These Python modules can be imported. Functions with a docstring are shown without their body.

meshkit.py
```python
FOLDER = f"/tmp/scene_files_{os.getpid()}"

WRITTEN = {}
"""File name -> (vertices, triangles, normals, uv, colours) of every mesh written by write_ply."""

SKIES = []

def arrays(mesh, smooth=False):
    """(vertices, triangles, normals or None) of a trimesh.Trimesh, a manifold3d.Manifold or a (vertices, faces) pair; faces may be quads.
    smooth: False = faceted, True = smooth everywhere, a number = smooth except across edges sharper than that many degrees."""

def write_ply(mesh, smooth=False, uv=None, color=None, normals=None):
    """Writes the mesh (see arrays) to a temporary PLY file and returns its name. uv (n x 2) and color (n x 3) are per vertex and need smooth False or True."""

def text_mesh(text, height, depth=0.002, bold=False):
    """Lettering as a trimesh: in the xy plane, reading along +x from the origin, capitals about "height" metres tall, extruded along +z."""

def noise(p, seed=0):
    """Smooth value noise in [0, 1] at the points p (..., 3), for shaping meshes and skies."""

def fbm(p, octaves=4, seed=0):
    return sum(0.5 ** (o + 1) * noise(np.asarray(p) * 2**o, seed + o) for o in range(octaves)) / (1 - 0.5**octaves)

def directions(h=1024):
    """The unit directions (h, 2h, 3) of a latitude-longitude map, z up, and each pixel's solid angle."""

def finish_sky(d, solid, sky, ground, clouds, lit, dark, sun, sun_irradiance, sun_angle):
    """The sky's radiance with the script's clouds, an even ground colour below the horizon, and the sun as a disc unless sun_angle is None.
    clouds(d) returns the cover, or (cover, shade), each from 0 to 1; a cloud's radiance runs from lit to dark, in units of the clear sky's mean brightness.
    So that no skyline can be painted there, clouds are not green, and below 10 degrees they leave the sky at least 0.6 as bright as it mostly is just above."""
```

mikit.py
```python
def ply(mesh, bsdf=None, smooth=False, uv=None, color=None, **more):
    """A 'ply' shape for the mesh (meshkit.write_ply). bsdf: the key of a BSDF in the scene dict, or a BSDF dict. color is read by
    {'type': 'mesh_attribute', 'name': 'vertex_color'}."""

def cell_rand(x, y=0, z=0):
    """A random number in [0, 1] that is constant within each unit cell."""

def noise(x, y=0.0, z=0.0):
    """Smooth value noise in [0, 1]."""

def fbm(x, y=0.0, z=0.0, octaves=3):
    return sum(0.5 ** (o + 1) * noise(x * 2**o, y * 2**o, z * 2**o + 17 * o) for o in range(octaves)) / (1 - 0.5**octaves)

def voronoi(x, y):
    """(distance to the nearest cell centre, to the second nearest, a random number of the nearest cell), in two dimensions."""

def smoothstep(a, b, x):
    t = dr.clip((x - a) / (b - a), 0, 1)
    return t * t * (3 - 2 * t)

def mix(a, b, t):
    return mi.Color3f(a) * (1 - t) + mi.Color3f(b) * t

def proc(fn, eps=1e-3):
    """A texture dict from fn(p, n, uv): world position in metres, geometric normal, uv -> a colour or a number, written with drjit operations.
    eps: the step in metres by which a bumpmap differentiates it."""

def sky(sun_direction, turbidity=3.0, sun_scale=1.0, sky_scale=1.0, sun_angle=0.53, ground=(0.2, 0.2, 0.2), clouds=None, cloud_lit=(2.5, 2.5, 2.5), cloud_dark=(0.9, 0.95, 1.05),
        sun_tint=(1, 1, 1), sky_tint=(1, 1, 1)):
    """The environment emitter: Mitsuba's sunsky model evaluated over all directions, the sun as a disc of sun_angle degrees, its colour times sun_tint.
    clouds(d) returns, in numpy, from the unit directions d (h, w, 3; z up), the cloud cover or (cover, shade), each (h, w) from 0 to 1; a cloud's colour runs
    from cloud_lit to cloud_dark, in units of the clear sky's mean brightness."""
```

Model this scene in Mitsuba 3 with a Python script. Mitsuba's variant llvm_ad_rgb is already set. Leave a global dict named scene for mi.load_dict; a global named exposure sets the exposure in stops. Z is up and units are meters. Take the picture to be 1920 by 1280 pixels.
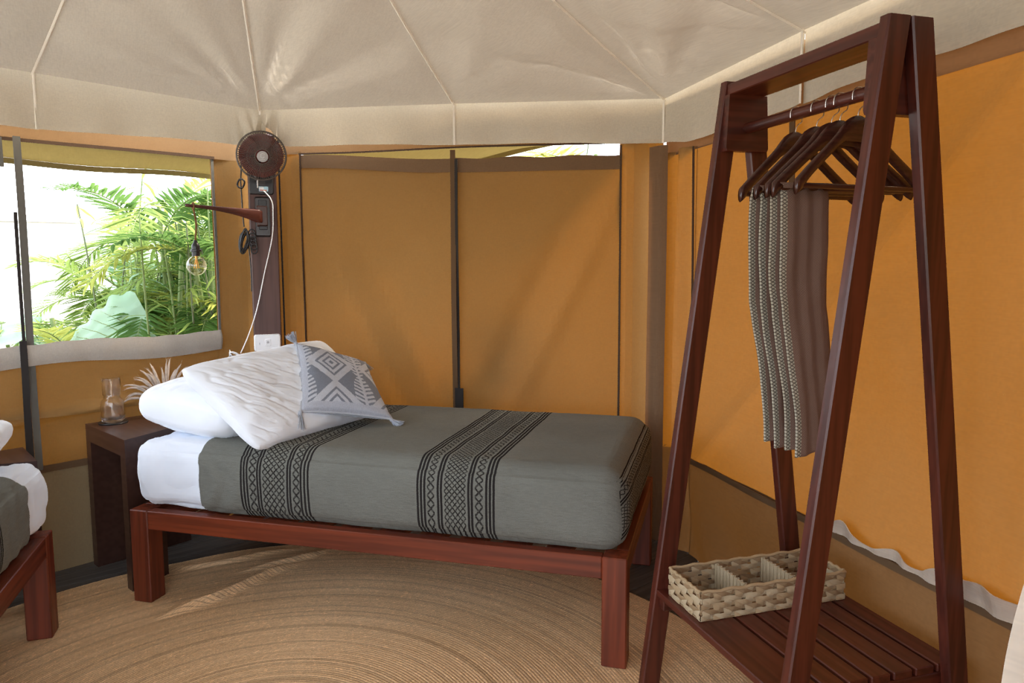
import math, random
import numpy as np, trimesh, manifold3d, shapely.geometry as sg
import drjit as dr, mitsuba as mi
import mikit, meshkit
from mikit import proc, noise, fbm, voronoi, cell_rand, smoothstep, mix

T = mi.ScalarTransform4f
random.seed(7)
RNG = np.random.default_rng(7)
scene, labels = {}, {}

# ------------------------------------------------------------------ camera, sky, exposure
F, PITCH, ROLL, CAMH, CY = 1393.02, 0.0997, -0.0046, 1.357, 633.39
cp, sp, cr, sr = math.cos(PITCH), math.sin(PITCH), math.cos(ROLL), math.sin(ROLL)
FWD = np.array([0, cp, -sp]); UP0 = np.array([0, sp, cp]); R0 = np.array([1.0, 0, 0])
UPV = -sr * R0 + cr * UP0
scene['camera'] = {'type': 'perspective', 'fov': 2 * math.degrees(math.atan(960 / F)), 'fov_axis': 'x', 'near_clip': 0.02, 'far_clip': 500,
                   'principal_point_offset_y': (640 - CY) / 1280.0,
                   'to_world': T().look_at(origin=[0, 0, CAMH], target=[0, float(FWD[1]), CAMH + float(FWD[2])], up=UPV.tolist())}
SUN = (0.58, 0.27, 0.72)
def cloud_cover(d):
    return 0.55 + 0.4 * meshkit.fbm(d * 3.0, 4, 5)
scene['sky'] = mikit.sky(SUN, turbidity=5.0, sun_scale=0.40, sky_scale=1.0, sun_angle=14.0, ground=(0.30, 0.28, 0.24), clouds=cloud_cover,
                         cloud_lit=(1.85, 2.0, 2.2), cloud_dark=(1.0, 1.1, 1.22))
exposure = 4.45

# ------------------------------------------------------------------ helpers
def put(key, shape, label=None, cat=None, group=None, kind=None):
    scene[key] = shape
    e = {}
    if label: e['label'] = label
    if cat: e['category'] = cat
    if group: e['group'] = group
    if kind: e['kind'] = kind
    if e: labels[key] = e
    return key
def thing(key, label, cat, group=None, kind=None):
    e = {'label': label}
    if cat: e['category'] = cat
    if group: e['group'] = group
    if kind: e['kind'] = kind
    labels[key] = e
    return key
def free(base):
    if base not in scene and base not in labels and not any(k.startswith(base + '__') for k in scene): return base
    i = 1
    while True:
        k = f'{base}_{i:03d}'
        if k not in scene and k not in labels and not any(q.startswith(k + '__') for q in scene): return k
        i += 1
def part(parent, name, mesh, bsdf, smooth=False, label=None, kind=None, **kw):
    return put(free(parent + '__' + name), mikit.ply(mesh, bsdf, smooth, **kw), label=label, kind=kind)
def N(v):
    v = np.asarray(v, float); return v / np.linalg.norm(v)
def cat(meshes):
    vs, fs, o = [], [], 0
    for m in meshes:
        v, f = (np.asarray(m.vertices), np.asarray(m.faces)) if isinstance(m, trimesh.Trimesh) else (np.asarray(m[0], float), np.asarray(m[1], int))
        if f.shape[1] == 4: f = np.vstack([f[:, [0, 1, 2]], f[:, [0, 2, 3]]])
        vs.append(v); fs.append(f + o); o += len(v)
    return np.vstack(vs), np.vstack(fs)
def hull(pts):
    return trimesh.convex.convex_hull(np.asarray(pts, float))
def cbox_pts(hx, hy, hz, b):
    p = []
    for sx in (-1, 1):
        for sy in (-1, 1):
            for sz in (-1, 1):
                p += [[sx * hx, sy * (hy - b), sz * (hz - b)], [sx * (hx - b), sy * hy, sz * (hz - b)], [sx * (hx - b), sy * (hy - b), sz * hz]]
    return np.array(p)
def boxin(fr, lo, hi, b=.003):
    """Chamfered box between lo and hi in the frame fr."""
    lo, hi = np.minimum(lo, hi), np.maximum(lo, hi)
    c, h = (np.array(lo) + np.array(hi)) / 2, (np.array(hi) - np.array(lo)) / 2
    b = min(b, h.min() * .45)
    return hull(fr(cbox_pts(*h, b) + c))
def hexa(bottom, top, b=.0):
    return hull(np.vstack([bottom, top]))
def frame(O, X, Y, Z=(0, 0, 1)):
    O, X, Y, Z = (np.asarray(a, float) for a in (O, X, Y, Z))
    M = np.stack([X, Y, Z])
    return lambda p: np.atleast_2d(np.asarray(p, float)) @ M + O
def tube(path, r, n=8, caps=True):
    path = np.asarray(path, float); m = len(path)
    r = np.broadcast_to(np.asarray(r, float), (m,))
    t = np.gradient(path, axis=0); t /= np.linalg.norm(t, axis=1, keepdims=True) + 1e-12
    a = np.cross(t[0], [0, 0, 1.0] if abs(t[0][2]) < .9 else [1.0, 0, 0]); a /= np.linalg.norm(a)
    vs = []
    ang = np.arange(n) * 2 * np.pi / n
    for i in range(m):
        a = a - (a @ t[i]) * t[i]; a /= np.linalg.norm(a); b = np.cross(t[i], a)
        vs.append(path[i] + r[i] * (np.cos(ang)[:, None] * a + np.sin(ang)[:, None] * b))
    v = np.vstack(vs); f = []
    for i in range(m - 1):
        for j in range(n):
            k = (j + 1) % n
            f += [[i * n + j, i * n + k, (i + 1) * n + k], [i * n + j, (i + 1) * n + k, (i + 1) * n + j]]
    if caps:
        v = np.vstack([v, path[0], path[-1]]); c0, c1 = len(v) - 2, len(v) - 1
        for j in range(n):
            k = (j + 1) % n
            f += [[c0, k, j], [c1, (m - 1) * n + j, (m - 1) * n + k]]
    return v, np.array(f)
def spline(pts, n=40):
    from scipy.interpolate import CubicSpline
    pts = np.asarray(pts, float)
    d = np.r_[0, np.cumsum(np.linalg.norm(np.diff(pts, axis=0), axis=1))]
    return CubicSpline(d, pts)(np.linspace(0, d[-1], n))
def lathe(profile, n=32, origin=(0, 0, 0), axis=(0, 0, 1)):
    """profile: (radius, height) rows, outline from bottom to top; closed at the ends where the radius is 0."""
    pr = np.asarray(profile, float); z = N(axis)
    x = N(np.cross(z, [1, 0, 0] if abs(z[0]) < .9 else [0, 1, 0])); y = np.cross(z, x)
    ang = np.arange(n) * 2 * np.pi / n
    ring = np.cos(ang)[:, None] * x + np.sin(ang)[:, None] * y
    v = (pr[:, 0, None, None] * ring + pr[:, 1, None, None] * z).reshape(-1, 3) + origin
    f = []
    for i in range(len(pr) - 1):
        for j in range(n):
            k = (j + 1) % n
            a, b, c, d = i * n + j, i * n + k, (i + 1) * n + k, (i + 1) * n + j
            if pr[i, 0] > 1e-7: f.append([a, b, c])
            if pr[i + 1, 0] > 1e-7: f.append([a, c, d])
    return trimesh.Trimesh(v, f, process=False)
def grid_faces(nu, nv):
    i = np.arange((nu - 1) * (nv - 1)); a = i // (nv - 1) * nv + i % (nv - 1)
    return np.vstack([np.stack([a, a + nv, a + nv + 1], 1), np.stack([a, a + nv + 1, a + 1], 1)])
def solidify(v, f, t):
    """A sheet given thickness t, away from its normals, with its rim closed."""
    v, f = np.asarray(v, float), np.asarray(f, int)
    n = np.zeros_like(v); fn = np.cross(v[f[:, 1]] - v[f[:, 0]], v[f[:, 2]] - v[f[:, 0]])
    for k in range(3): np.add.at(n, f[:, k], fn)
    n /= np.linalg.norm(n, axis=1, keepdims=True) + 1e-15
    e = np.vstack([f[:, [0, 1]], f[:, [1, 2]], f[:, [2, 0]]])
    key = np.sort(e, 1); _, inv, cnt = np.unique(key, axis=0, return_inverse=True, return_counts=True)
    rim = e[cnt[inv.ravel()] == 1]; o = len(v)
    side = np.vstack([np.stack([rim[:, 1], rim[:, 0], rim[:, 0] + o], 1), np.stack([rim[:, 1], rim[:, 0] + o, rim[:, 1] + o], 1)])
    return np.vstack([v, v - n * t]), np.vstack([f, f[:, ::-1] + o, side])
def vnoise(p, s, seed=0, o=3):
    return meshkit.fbm(np.asarray(p) * s, o, seed) - .5
def ss(a, b, x):
    t = np.clip((np.asarray(x, float) - a) / (b - a), 0, 1); return t * t * (3 - 2 * t)

# ------------------------------------------------------------------ materials
def P(color, rough=.6, spec=.5, **kw):
    c = color if isinstance(color, dict) else {'type': 'rgb', 'value': list(color)}
    return {'type': 'twosided', 'bsdf': {'type': 'principled', 'base_color': c, 'roughness': rough, 'specular': spec, **kw}}
def M(key, bsdf):
    scene[key] = bsdf; return key
def wood(axis, base, dark, sc=1.0):
    ax = N(axis); o1 = N(np.cross(ax, [.31, .2, .93] if abs(ax[2]) < .8 else [1, .1, 0])); o2 = np.cross(ax, o1)
    def fn(p, n, uv):
        a = p.x * float(ax[0]) + p.y * float(ax[1]) + p.z * float(ax[2])
        b = p.x * float(o1[0]) + p.y * float(o1[1]) + p.z * float(o1[2])
        c = p.x * float(o2[0]) + p.y * float(o2[1]) + p.z * float(o2[2])
        g = fbm(a * 3 * sc, b * 55 * sc, c * 55 * sc, 3)
        h = fbm(a * 1.5 + 7, b * 9, c * 9, 2)
        k = dr.clip(smoothstep(.25, .75, g) * .6 + h * .5, 0, 1)
        return mix(dark, base, k)
    return fn
RA = -0.2925                                           # yaw of the clothes rack
RPV = np.array([math.sin(RA), math.cos(RA), 0]); RQV = np.array([math.cos(RA), -math.sin(RA), 0])
BY = 0.271                                             # yaw of the bed
BU = np.array([math.cos(BY), -math.sin(BY), 0]); BV = np.array([math.sin(BY), math.cos(BY), 0])
MAH, MAHD = (.085, .0165, .008), (.030, .0065, .004)
BED, BEDD = (.165, .030, .010), (.058, .011, .005)
M('mahogany_upright', P(proc(wood((0.03, 0, 1), MAH, MAHD)), .38, .5))
M('bed_long', P(proc(wood(BU, BED, BEDD)), .40, .5))
M('bed_upright', P(proc(wood((0.03, 0, 1), BED, BEDD)), .40, .5))
M('bed_cross', P(proc(wood(BV, BED, BEDD)), .40, .5))
M('bed_long_b', P(proc(wood((.31, -.95, 0), BED, BEDD)), .40, .5))
M('mahogany_rack', P(proc(wood(RPV, MAH, MAHD)), .38, .5))
M('mahogany_cross', P(proc(wood(RQV, MAH, MAHD)), .38, .5))
M('dark_wood', P(proc(wood((.73, -.69, 0), (.056, .025, .017), (.042, .018, .013))), .35, .5))
M('post_wood', P(proc(wood((0, 0, 1), (.105, .050, .040), (.05, .023, .019))), .5, .4))
M('hanger_wood', P(proc(wood(RQV, (.055, .016, .010), (.025, .008, .006), 2)), .25, .6))
M('floor_wood', P(proc(wood((.76, .65, 0), (.085, .075, .065), (.045, .040, .036))), .6, .3))

def weave(p, s=900.):
    return noise(p.x * s * .35 + p.y * s * .2, p.z * s) * .5 + noise(p.x * s + p.y * s * .6, p.z * s * .3) * .5
def canvas(refl, trans, w=.5, var=.12):
    rc, tc = np.array(refl), np.array(trans)
    def rf(p, n, uv):
        k = 1 - var + 2 * var * fbm(p.x * 2.3 + p.y * 1.7, p.z * 2.1, 3.0, 3)
        return mi.Color3f(*map(float, rc)) * (k * (.93 + .14 * weave(p, 420.)))
    def tf(p, n, uv):
        k = 1 - var + 2 * var * fbm(p.x * 1.9 + p.y * 1.3, p.z * 1.7, 9.0, 3)
        return mi.Color3f(*map(float, tc)) * (k * (.93 + .14 * weave(p, 420.)))
    return {'type': 'blendbsdf', 'weight': w,
            'a': {'type': 'twosided', 'bsdf': {'type': 'diffuse', 'reflectance': proc(rf)}},
            'b': {'type': 'principledthin', 'base_color': proc(tf), 'diff_trans': 2.0, 'roughness': 1.0, 'spec_trans': 0.0, 'eta': 1.01}}
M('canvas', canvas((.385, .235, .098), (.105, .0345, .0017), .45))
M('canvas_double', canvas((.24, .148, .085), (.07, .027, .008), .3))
M('canvas_header', canvas((.36, .235, .13), (.070, .026, .004), .4))
M('canvas_skirt_shaded', canvas((.20, .120, .060), (.05, .020, .004), .3))  # same cloth as canvas_skirt, right side shade put into a darker colour
M('canvas_skirt', canvas((.33, .265, .165), (.06, .030, .009), .25))
M('canvas_roof', canvas((.60, .555, .485), (.17, .15, .12), .12, .02))
M('canvas_valance', canvas((.66, .61, .51), (.42, .36, .26), .20, .02))
M('canvas_awning', canvas((.40, .32, .14), (.085, .060, .018), .45))
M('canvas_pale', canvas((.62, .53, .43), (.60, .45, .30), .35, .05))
M('seam_cloth', P((.86, .82, .74), .9, .1))
M('binding', P((.070, .042, .026), .85, .2))
M('roll_cloth', canvas((.50, .45, .385), (.06, .04, .02), .15))
M('strap', P((.125, .120, .105), .9, .2))
M('strap_brown', P((.115, .068, .036), .9, .1))
M('strap_dark', P((.032, .028, .026), .85, .2))
def linen(c, s=700.):
    def fn(p, n, uv):
        k = .9 + .2 * fbm(p.x * 6, p.y * 6, p.z * 6, 2)
        return mi.Color3f(*map(float, c)) * k
    return P(proc(fn), .9, .15, sheen=.2)
M('sheet_white', linen((.67, .705, .76)))
M('pillow_white', linen((.72, .75, .79)))
M('tassel_gray', P((.36, .39, .44), .95, .1))
M('cushion_plain', linen((.40, .42, .46)))
M('black_plastic', P((.012, .012, .013), .35, .5))
M('dark_plastic', P((.03, .026, .024), .3, .5))
M('white_plastic', P((.80, .80, .80), .35, .5))
M('gray_plastic', P((.42, .42, .43), .4, .5))
M('label_blue', P((.35, .55, .65), .5, .4))
M('label_red', P((.5, .12, .06), .5, .4))
M('fan_cage', P((.10, .085, .075), .4, .5))
M('fan_blade', P((.14, .035, .03), .35, .5))
M('brown_cord', P((.16, .085, .035), .9, .2))
M('steel', {'type': 'roughconductor', 'material': 'Al', 'alpha': .18})
M('brass', P((.75, .45, .16), .3, .5, metallic=.8))
M('clear_glass', {'type': 'dielectric', 'int_ior': 1.5, 'ext_ior': 1.0})
M('bulb_glass', {'type': 'thindielectric', 'int_ior': 1.5, 'specular_transmittance': {'type': 'rgb', 'value': [.96, .88, .70]}})

# ------------------------------------------------------------------ the tent: six walls on a ring
A = np.array([-1.31, 3.97, 0.]); Bc = np.array([.757, 3.68, 0.])
dR = N([.253, -.967, 0]); Cc = Bc + dR * 2.14 + np.array([.02, .005, 0])
dL = N([-.656, -.755, 0]); G = A + dL * 2.10
Dc = np.array([.47, .05, 0.]); Ec = np.array([-2.10, -.40, 0.])
def wall(P0, P1, off=0.0):
    """s along the wall from P0, d towards the room, z up."""
    P0, P1 = np.asarray(P0, float), np.asarray(P1, float); d = N(P1 - P0)
    n = np.array([-d[1], d[0], 0]); c = np.array([-.53, 2.04, 0]) - P0
    if n @ c < 0: n = -n
    return frame(P0 + n * off, d, n)
WL, WB, WR = wall(A, G, -.075), wall(A, Bc), wall(Bc, Cc)
def sheet(fr, s0, s1, z0, z1, disp=None, ds=.03, edge=None):
    ns, nz = max(2, int(abs(s1 - s0) / ds) + 1), max(2, int(abs((z1 if np.isscalar(z1) else 2) - (z0 if np.isscalar(z0) else 0)) / ds) + 1)
    S, K = np.meshgrid(np.linspace(s0, s1, ns), np.linspace(0, 1, nz), indexing='ij')
    z0 = -.012 if np.isscalar(z0) and z0 == 0 else z0
    z0v = z0(S) if callable(z0) else np.full_like(S, z0); z1v = z1(S) if callable(z1) else np.full_like(S, z1)
    Z = z0v + (z1v - z0v) * K
    Dd = disp(S, Z) if disp else np.zeros_like(S)
    return fr(np.stack([S, Dd, Z], -1).reshape(-1, 3)), grid_faces(ns, nz)
def slab(fr, s0, s1, z0, z1, disp=None, t=.003, ds=.03):
    v, f = sheet(fr, s0, s1, z0, z1, disp, ds)
    return solidify(v, f, t)
def ripple(seed, a=.008, sc=2.2):
    return lambda S, Z: a * 2 * (meshkit.fbm(np.stack([S * sc, Z * sc * .8, np.full_like(S, seed)], -1), 3, seed) - .5)
def W_(key, label):
    return thing(key, label, None, kind='structure')

# left wall: window opening s .24-1.85, z 1.01-1.895
W_('wall_left', 'tan canvas tent wall on the left holding the open window')
rp = ripple(1, .006)
part('wall_left', 'header', sheet(WL, 0, 2.10, 1.893, 2.13, lambda S, Z: S * 0), 'canvas_header')
part('wall_left', 'side_strip', sheet(WL, -.06, .238, 0, 1.895, lambda S, Z: .012 * np.sin(S * 22) + rp(S, Z)), 'canvas')
part('wall_left', 'side_strip', sheet(WL, 1.86, 2.10, 0, 1.895, rp), 'canvas')
def belly(S, Z):
    t = np.clip((Z - .47) / .54, 0, 1)
    return -.028 * np.sin(np.pi * t) + .018 * np.exp(-((Z - .69 - .03 * np.sin(S * 3)) / .02) ** 2) * ss(.3, .6, S) + .01 * np.sin(S * 5 + Z * 3) * np.sin(np.pi * t) + rp(S, Z)
part('wall_left', 'sill_panel', sheet(WL, .238, 1.86, .475, lambda S: .715 + .008 * np.sin(S * 6), belly), 'canvas')
part('wall_left', 'sill_flap', sheet(WL, .240, 1.858, lambda S: .695 + .010 * np.sin(S * 6), .97, lambda S, Z: belly(S, Z) + .016 + .012 * ss(.76, .69, Z) + .004 * np.sin(S * 24) * ss(.8, .69, Z)), 'canvas', True)
part('wall_left', 'skirt', sheet(WL, .238, 1.86, 0.0, .478, lambda S, Z: .006 + rp(S, Z)), 'canvas_skirt')
part('wall_left', 'ground_strip', sheet(WL, .2, 1.9, 0.45, .482, lambda S, Z: .012 + rp(S, Z)), 'canvas_double')
def sillroll(S, Z):
    return .016 + .012 * np.sin((Z - .93) / .09 * np.pi) + .003 * np.sin(S * 31) * np.sin(S * 12)
part('wall_left', 'rolled_sill', slab(WL, .238, 1.86, lambda S: .925 + .012 * np.sin(S * 7 + 1), lambda S: 1.016 + .005 * np.sin(S * 9) + .002 * np.sin(S * 40), sillroll, .014, .012), 'roll_cloth', True)
for s in (.238, 1.86):
    part('wall_left', 'window_binding', slab(WL, s - .006, s + .006, 0.95, 1.9, lambda S, Z: .012 + .004 * np.sin(Z * 6), .006), 'strap')
part('wall_left', 'window_binding', slab(WL, .23, 1.87, lambda S: 1.888 - .012 * ss(.3, 1.2, S), lambda S: 1.902 - .012 * ss(.3, 1.2, S), lambda S, Z: S * 0 + .014, .006), 'binding')

# back wall: two roll-down panels
W_('wall_back', 'orange and tan canvas tent wall behind the bed with two panels')
def frr(S, Z): return ripple(4, .006)(S, Z)
part('wall_back', 'header', sheet(WB, 0, 2.087, lambda S: 1.928 + .012 * ss(.4, 1.2, S) , 2.13, lambda S, Z: S * 0), 'canvas_header')
part('wall_back', 'side_strip', sheet(WB, -.03, .222, 0, 1.94, lambda S, Z: .010 * np.sin(S * 30) + frr(S, Z)), 'canvas')
part('wall_back', 'side_strip', sheet(WB, 1.86, 2.07, 0, 2.0, lambda S, Z: .016 * np.sin((S - 1.86) * 28) + frr(S, Z)), 'canvas')
def pan(seed, s0, s1, kind):
    def f(S, Z):
        a = (S - s0) / (s1 - s0); b = (Z - .2) / 1.68
        d = -.03 * np.sin(np.pi * np.clip(a, 0, 1)) * np.sin(np.pi * np.clip(b, 0, 1))
        q = (1 - a) - (1 - b) if kind else a - (1 - b)
        d = d + .022 * np.exp(-((q + .10) / .07) ** 2) * np.sin(np.pi * np.clip(b, 0, 1)) * (.4 + .6 * a) - .018 * np.exp(-((q - .12) / .09) ** 2) * np.sin(np.pi * np.clip(b, 0, 1))
        return d + ripple(seed, .009, 2.6)(S, Z)
    return f
part('wall_back', 'panel', sheet(WB, .215, 1.03, 0.05, lambda S: 1.917 - .034 * ss(.25, .95, S), pan(11, .215, 1.03, 0)), 'canvas')
part('wall_back', 'panel', sheet(WB, 1.03, 1.868, 0.05, lambda S: 1.881 + .004 * np.sin(S * 20), pan(12, 1.03, 1.868, 1)), 'canvas')
part('wall_back', 'panel_hem', slab(WB, .215, 1.03, lambda S: 1.855 - .036 * ss(.25, .95, S), lambda S: 1.922 - .036 * ss(.25, .95, S), lambda S, Z: pan(11, .215, 1.03, 0)(S, Z) + .006, .004), 'canvas_double')
part('wall_back', 'panel_hem', slab(WB, 1.03, 1.868, 1.816, lambda S: 1.885 + .004 * np.sin(S * 20), lambda S, Z: pan(12, 1.03, 1.868, 1)(S, Z) + .006, .004), 'canvas_double')
part('wall_back', 'skirt', sheet(WB, 0, 2.087, 0, .06, lambda S, Z: S * 0 - .01), 'canvas_skirt')
for s, w in ((.218, .003), (1.866, .005)):
    part('wall_back', 'panel_binding', slab(WB, s - w, s + w, 0.05, 1.93, lambda S, Z: .016 + .003 * np.sin(Z * 5), .006), 'binding')
part('wall_back', 'panel_binding', slab(WB, .21, 2.0, lambda S: 1.924 + .014 * ss(.4, 1.2, S), lambda S: 1.932 + .014 * ss(.4, 1.2, S), lambda S, Z: S * 0 + .010, .005), 'binding')

# right wall
W_('wall_right', 'orange canvas tent wall on the right behind the clothes rack')
rr = ripple(21, .012, 1.6)
def bigfold(S, Z):
    return rr(S, Z) - .02 * np.sin(np.pi * np.clip((S - .3) / 1.8, 0, 1)) * np.sin(np.pi * np.clip((Z - .46) / 1.4, 0, 1)) + .012 * np.exp(-(((S - 1.3) * .7 + (Z - 1.25) * .7) / .09) ** 2) + .012 * np.exp(-(((S - .55) * .8 - (Z - .62) * .9) / .06) ** 2)
part('wall_right', 'field', sheet(WR, .295, 2.15, .45, 1.872, bigfold), 'canvas')
part('wall_right', 'header', sheet(WR, 0, 2.15, 1.865, 2.13, lambda S, Z: .004 + S * 0), 'canvas_double')
def pleat(S, Z): return .03 * np.sin(S * 34 + 1.0 + .3 * np.sin(Z * 2)) * (.6 + .4 * np.sin(Z * 1.3 + .5)) + .02
part('wall_right', 'corner_pleats', sheet(WR, 0.03, .30, .45, 1.880, pleat, .012), 'canvas')
part('wall_right', 'corner_pleats', sheet(WR, 0.03, .30, 0, .46, pleat, .012), 'canvas_skirt_shaded')
part('wall_right', 'skirt', sheet(WR, .295, 2.15, 0, .458, lambda S, Z: ripple(23, .012, 3)(S, Z) + .012 + .02 * np.sin(S * 14 + Z * 7) * ss(.45, .1, Z) * ss(1.1, .5, S)), 'canvas_skirt_shaded')
part('wall_right', 'strap_band', slab(WR, .295, 2.15, lambda S: .436 + 0 * S, .460, lambda S, Z: .030 + .004 * np.sin(S * 9), .005), 'strap_brown')
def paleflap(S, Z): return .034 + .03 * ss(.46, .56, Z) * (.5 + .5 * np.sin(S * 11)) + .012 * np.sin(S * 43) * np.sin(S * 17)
part('wall_right', 'daylit_hem', slab(WR, 1.30, 2.12, .460, lambda S: .475 + .030 * np.exp(-((S - 1.345) / .04) ** 2) + .012 * np.abs(np.sin(S * 13)) + .040 * ss(1.62, 1.86, S) + .008 * np.sin(S * 37), paleflap, .003, .012), 'canvas_pale')  # curled hem edge; its pale cloth colour stands for daylight falling on it
part('wall_right', 'panel_binding', slab(WR, .293, .303, .45, 1.875, lambda S, Z: .02 + .004 * np.sin(Z * 4), .006), 'binding')
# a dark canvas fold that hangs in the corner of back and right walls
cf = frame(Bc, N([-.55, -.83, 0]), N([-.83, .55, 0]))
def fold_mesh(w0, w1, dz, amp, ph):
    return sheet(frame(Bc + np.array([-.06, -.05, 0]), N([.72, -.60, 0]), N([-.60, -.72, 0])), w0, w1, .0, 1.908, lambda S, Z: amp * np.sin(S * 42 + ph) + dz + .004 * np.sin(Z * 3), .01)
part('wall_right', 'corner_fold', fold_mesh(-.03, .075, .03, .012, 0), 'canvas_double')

# the walls behind the view: never seen, they close the room beside the doorway
W_('wall_front_right', 'canvas tent wall at the right beside the doorway')
part('wall_front_right', 'panel', sheet(wall(Cc, Dc), 0, float(np.linalg.norm(Dc - Cc)), 0, 2.1, ripple(31, .01)), 'canvas')
W_('wall_front_left', 'canvas tent wall with an open window beside the doorway')
wfl, lfl = wall(G, Ec), float(np.linalg.norm(Ec - G))
for a_, b_, c_, d_ in ((0, .25, 0, 2.1), (lfl - .25, lfl, 0, 2.1), (.25, lfl - .25, 0, .75), (.25, lfl - .25, 1.94, 2.1)):
    part('wall_front_left', 'panel', sheet(wfl, a_, b_, c_, d_, ripple(32, .01)), 'canvas')
W_('wall_front', 'canvas front wall beside the wide open doorway')
part('wall_front', 'panel', sheet(wall(Dc, Ec), 0, .20, 0, 2.1, ripple(33, .01)), 'canvas')
part('wall_front', 'panel', sheet(wall(Dc, Ec), 2.52, float(np.linalg.norm(Ec - Dc)), 0, 2.1, ripple(34, .01)), 'canvas')

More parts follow.
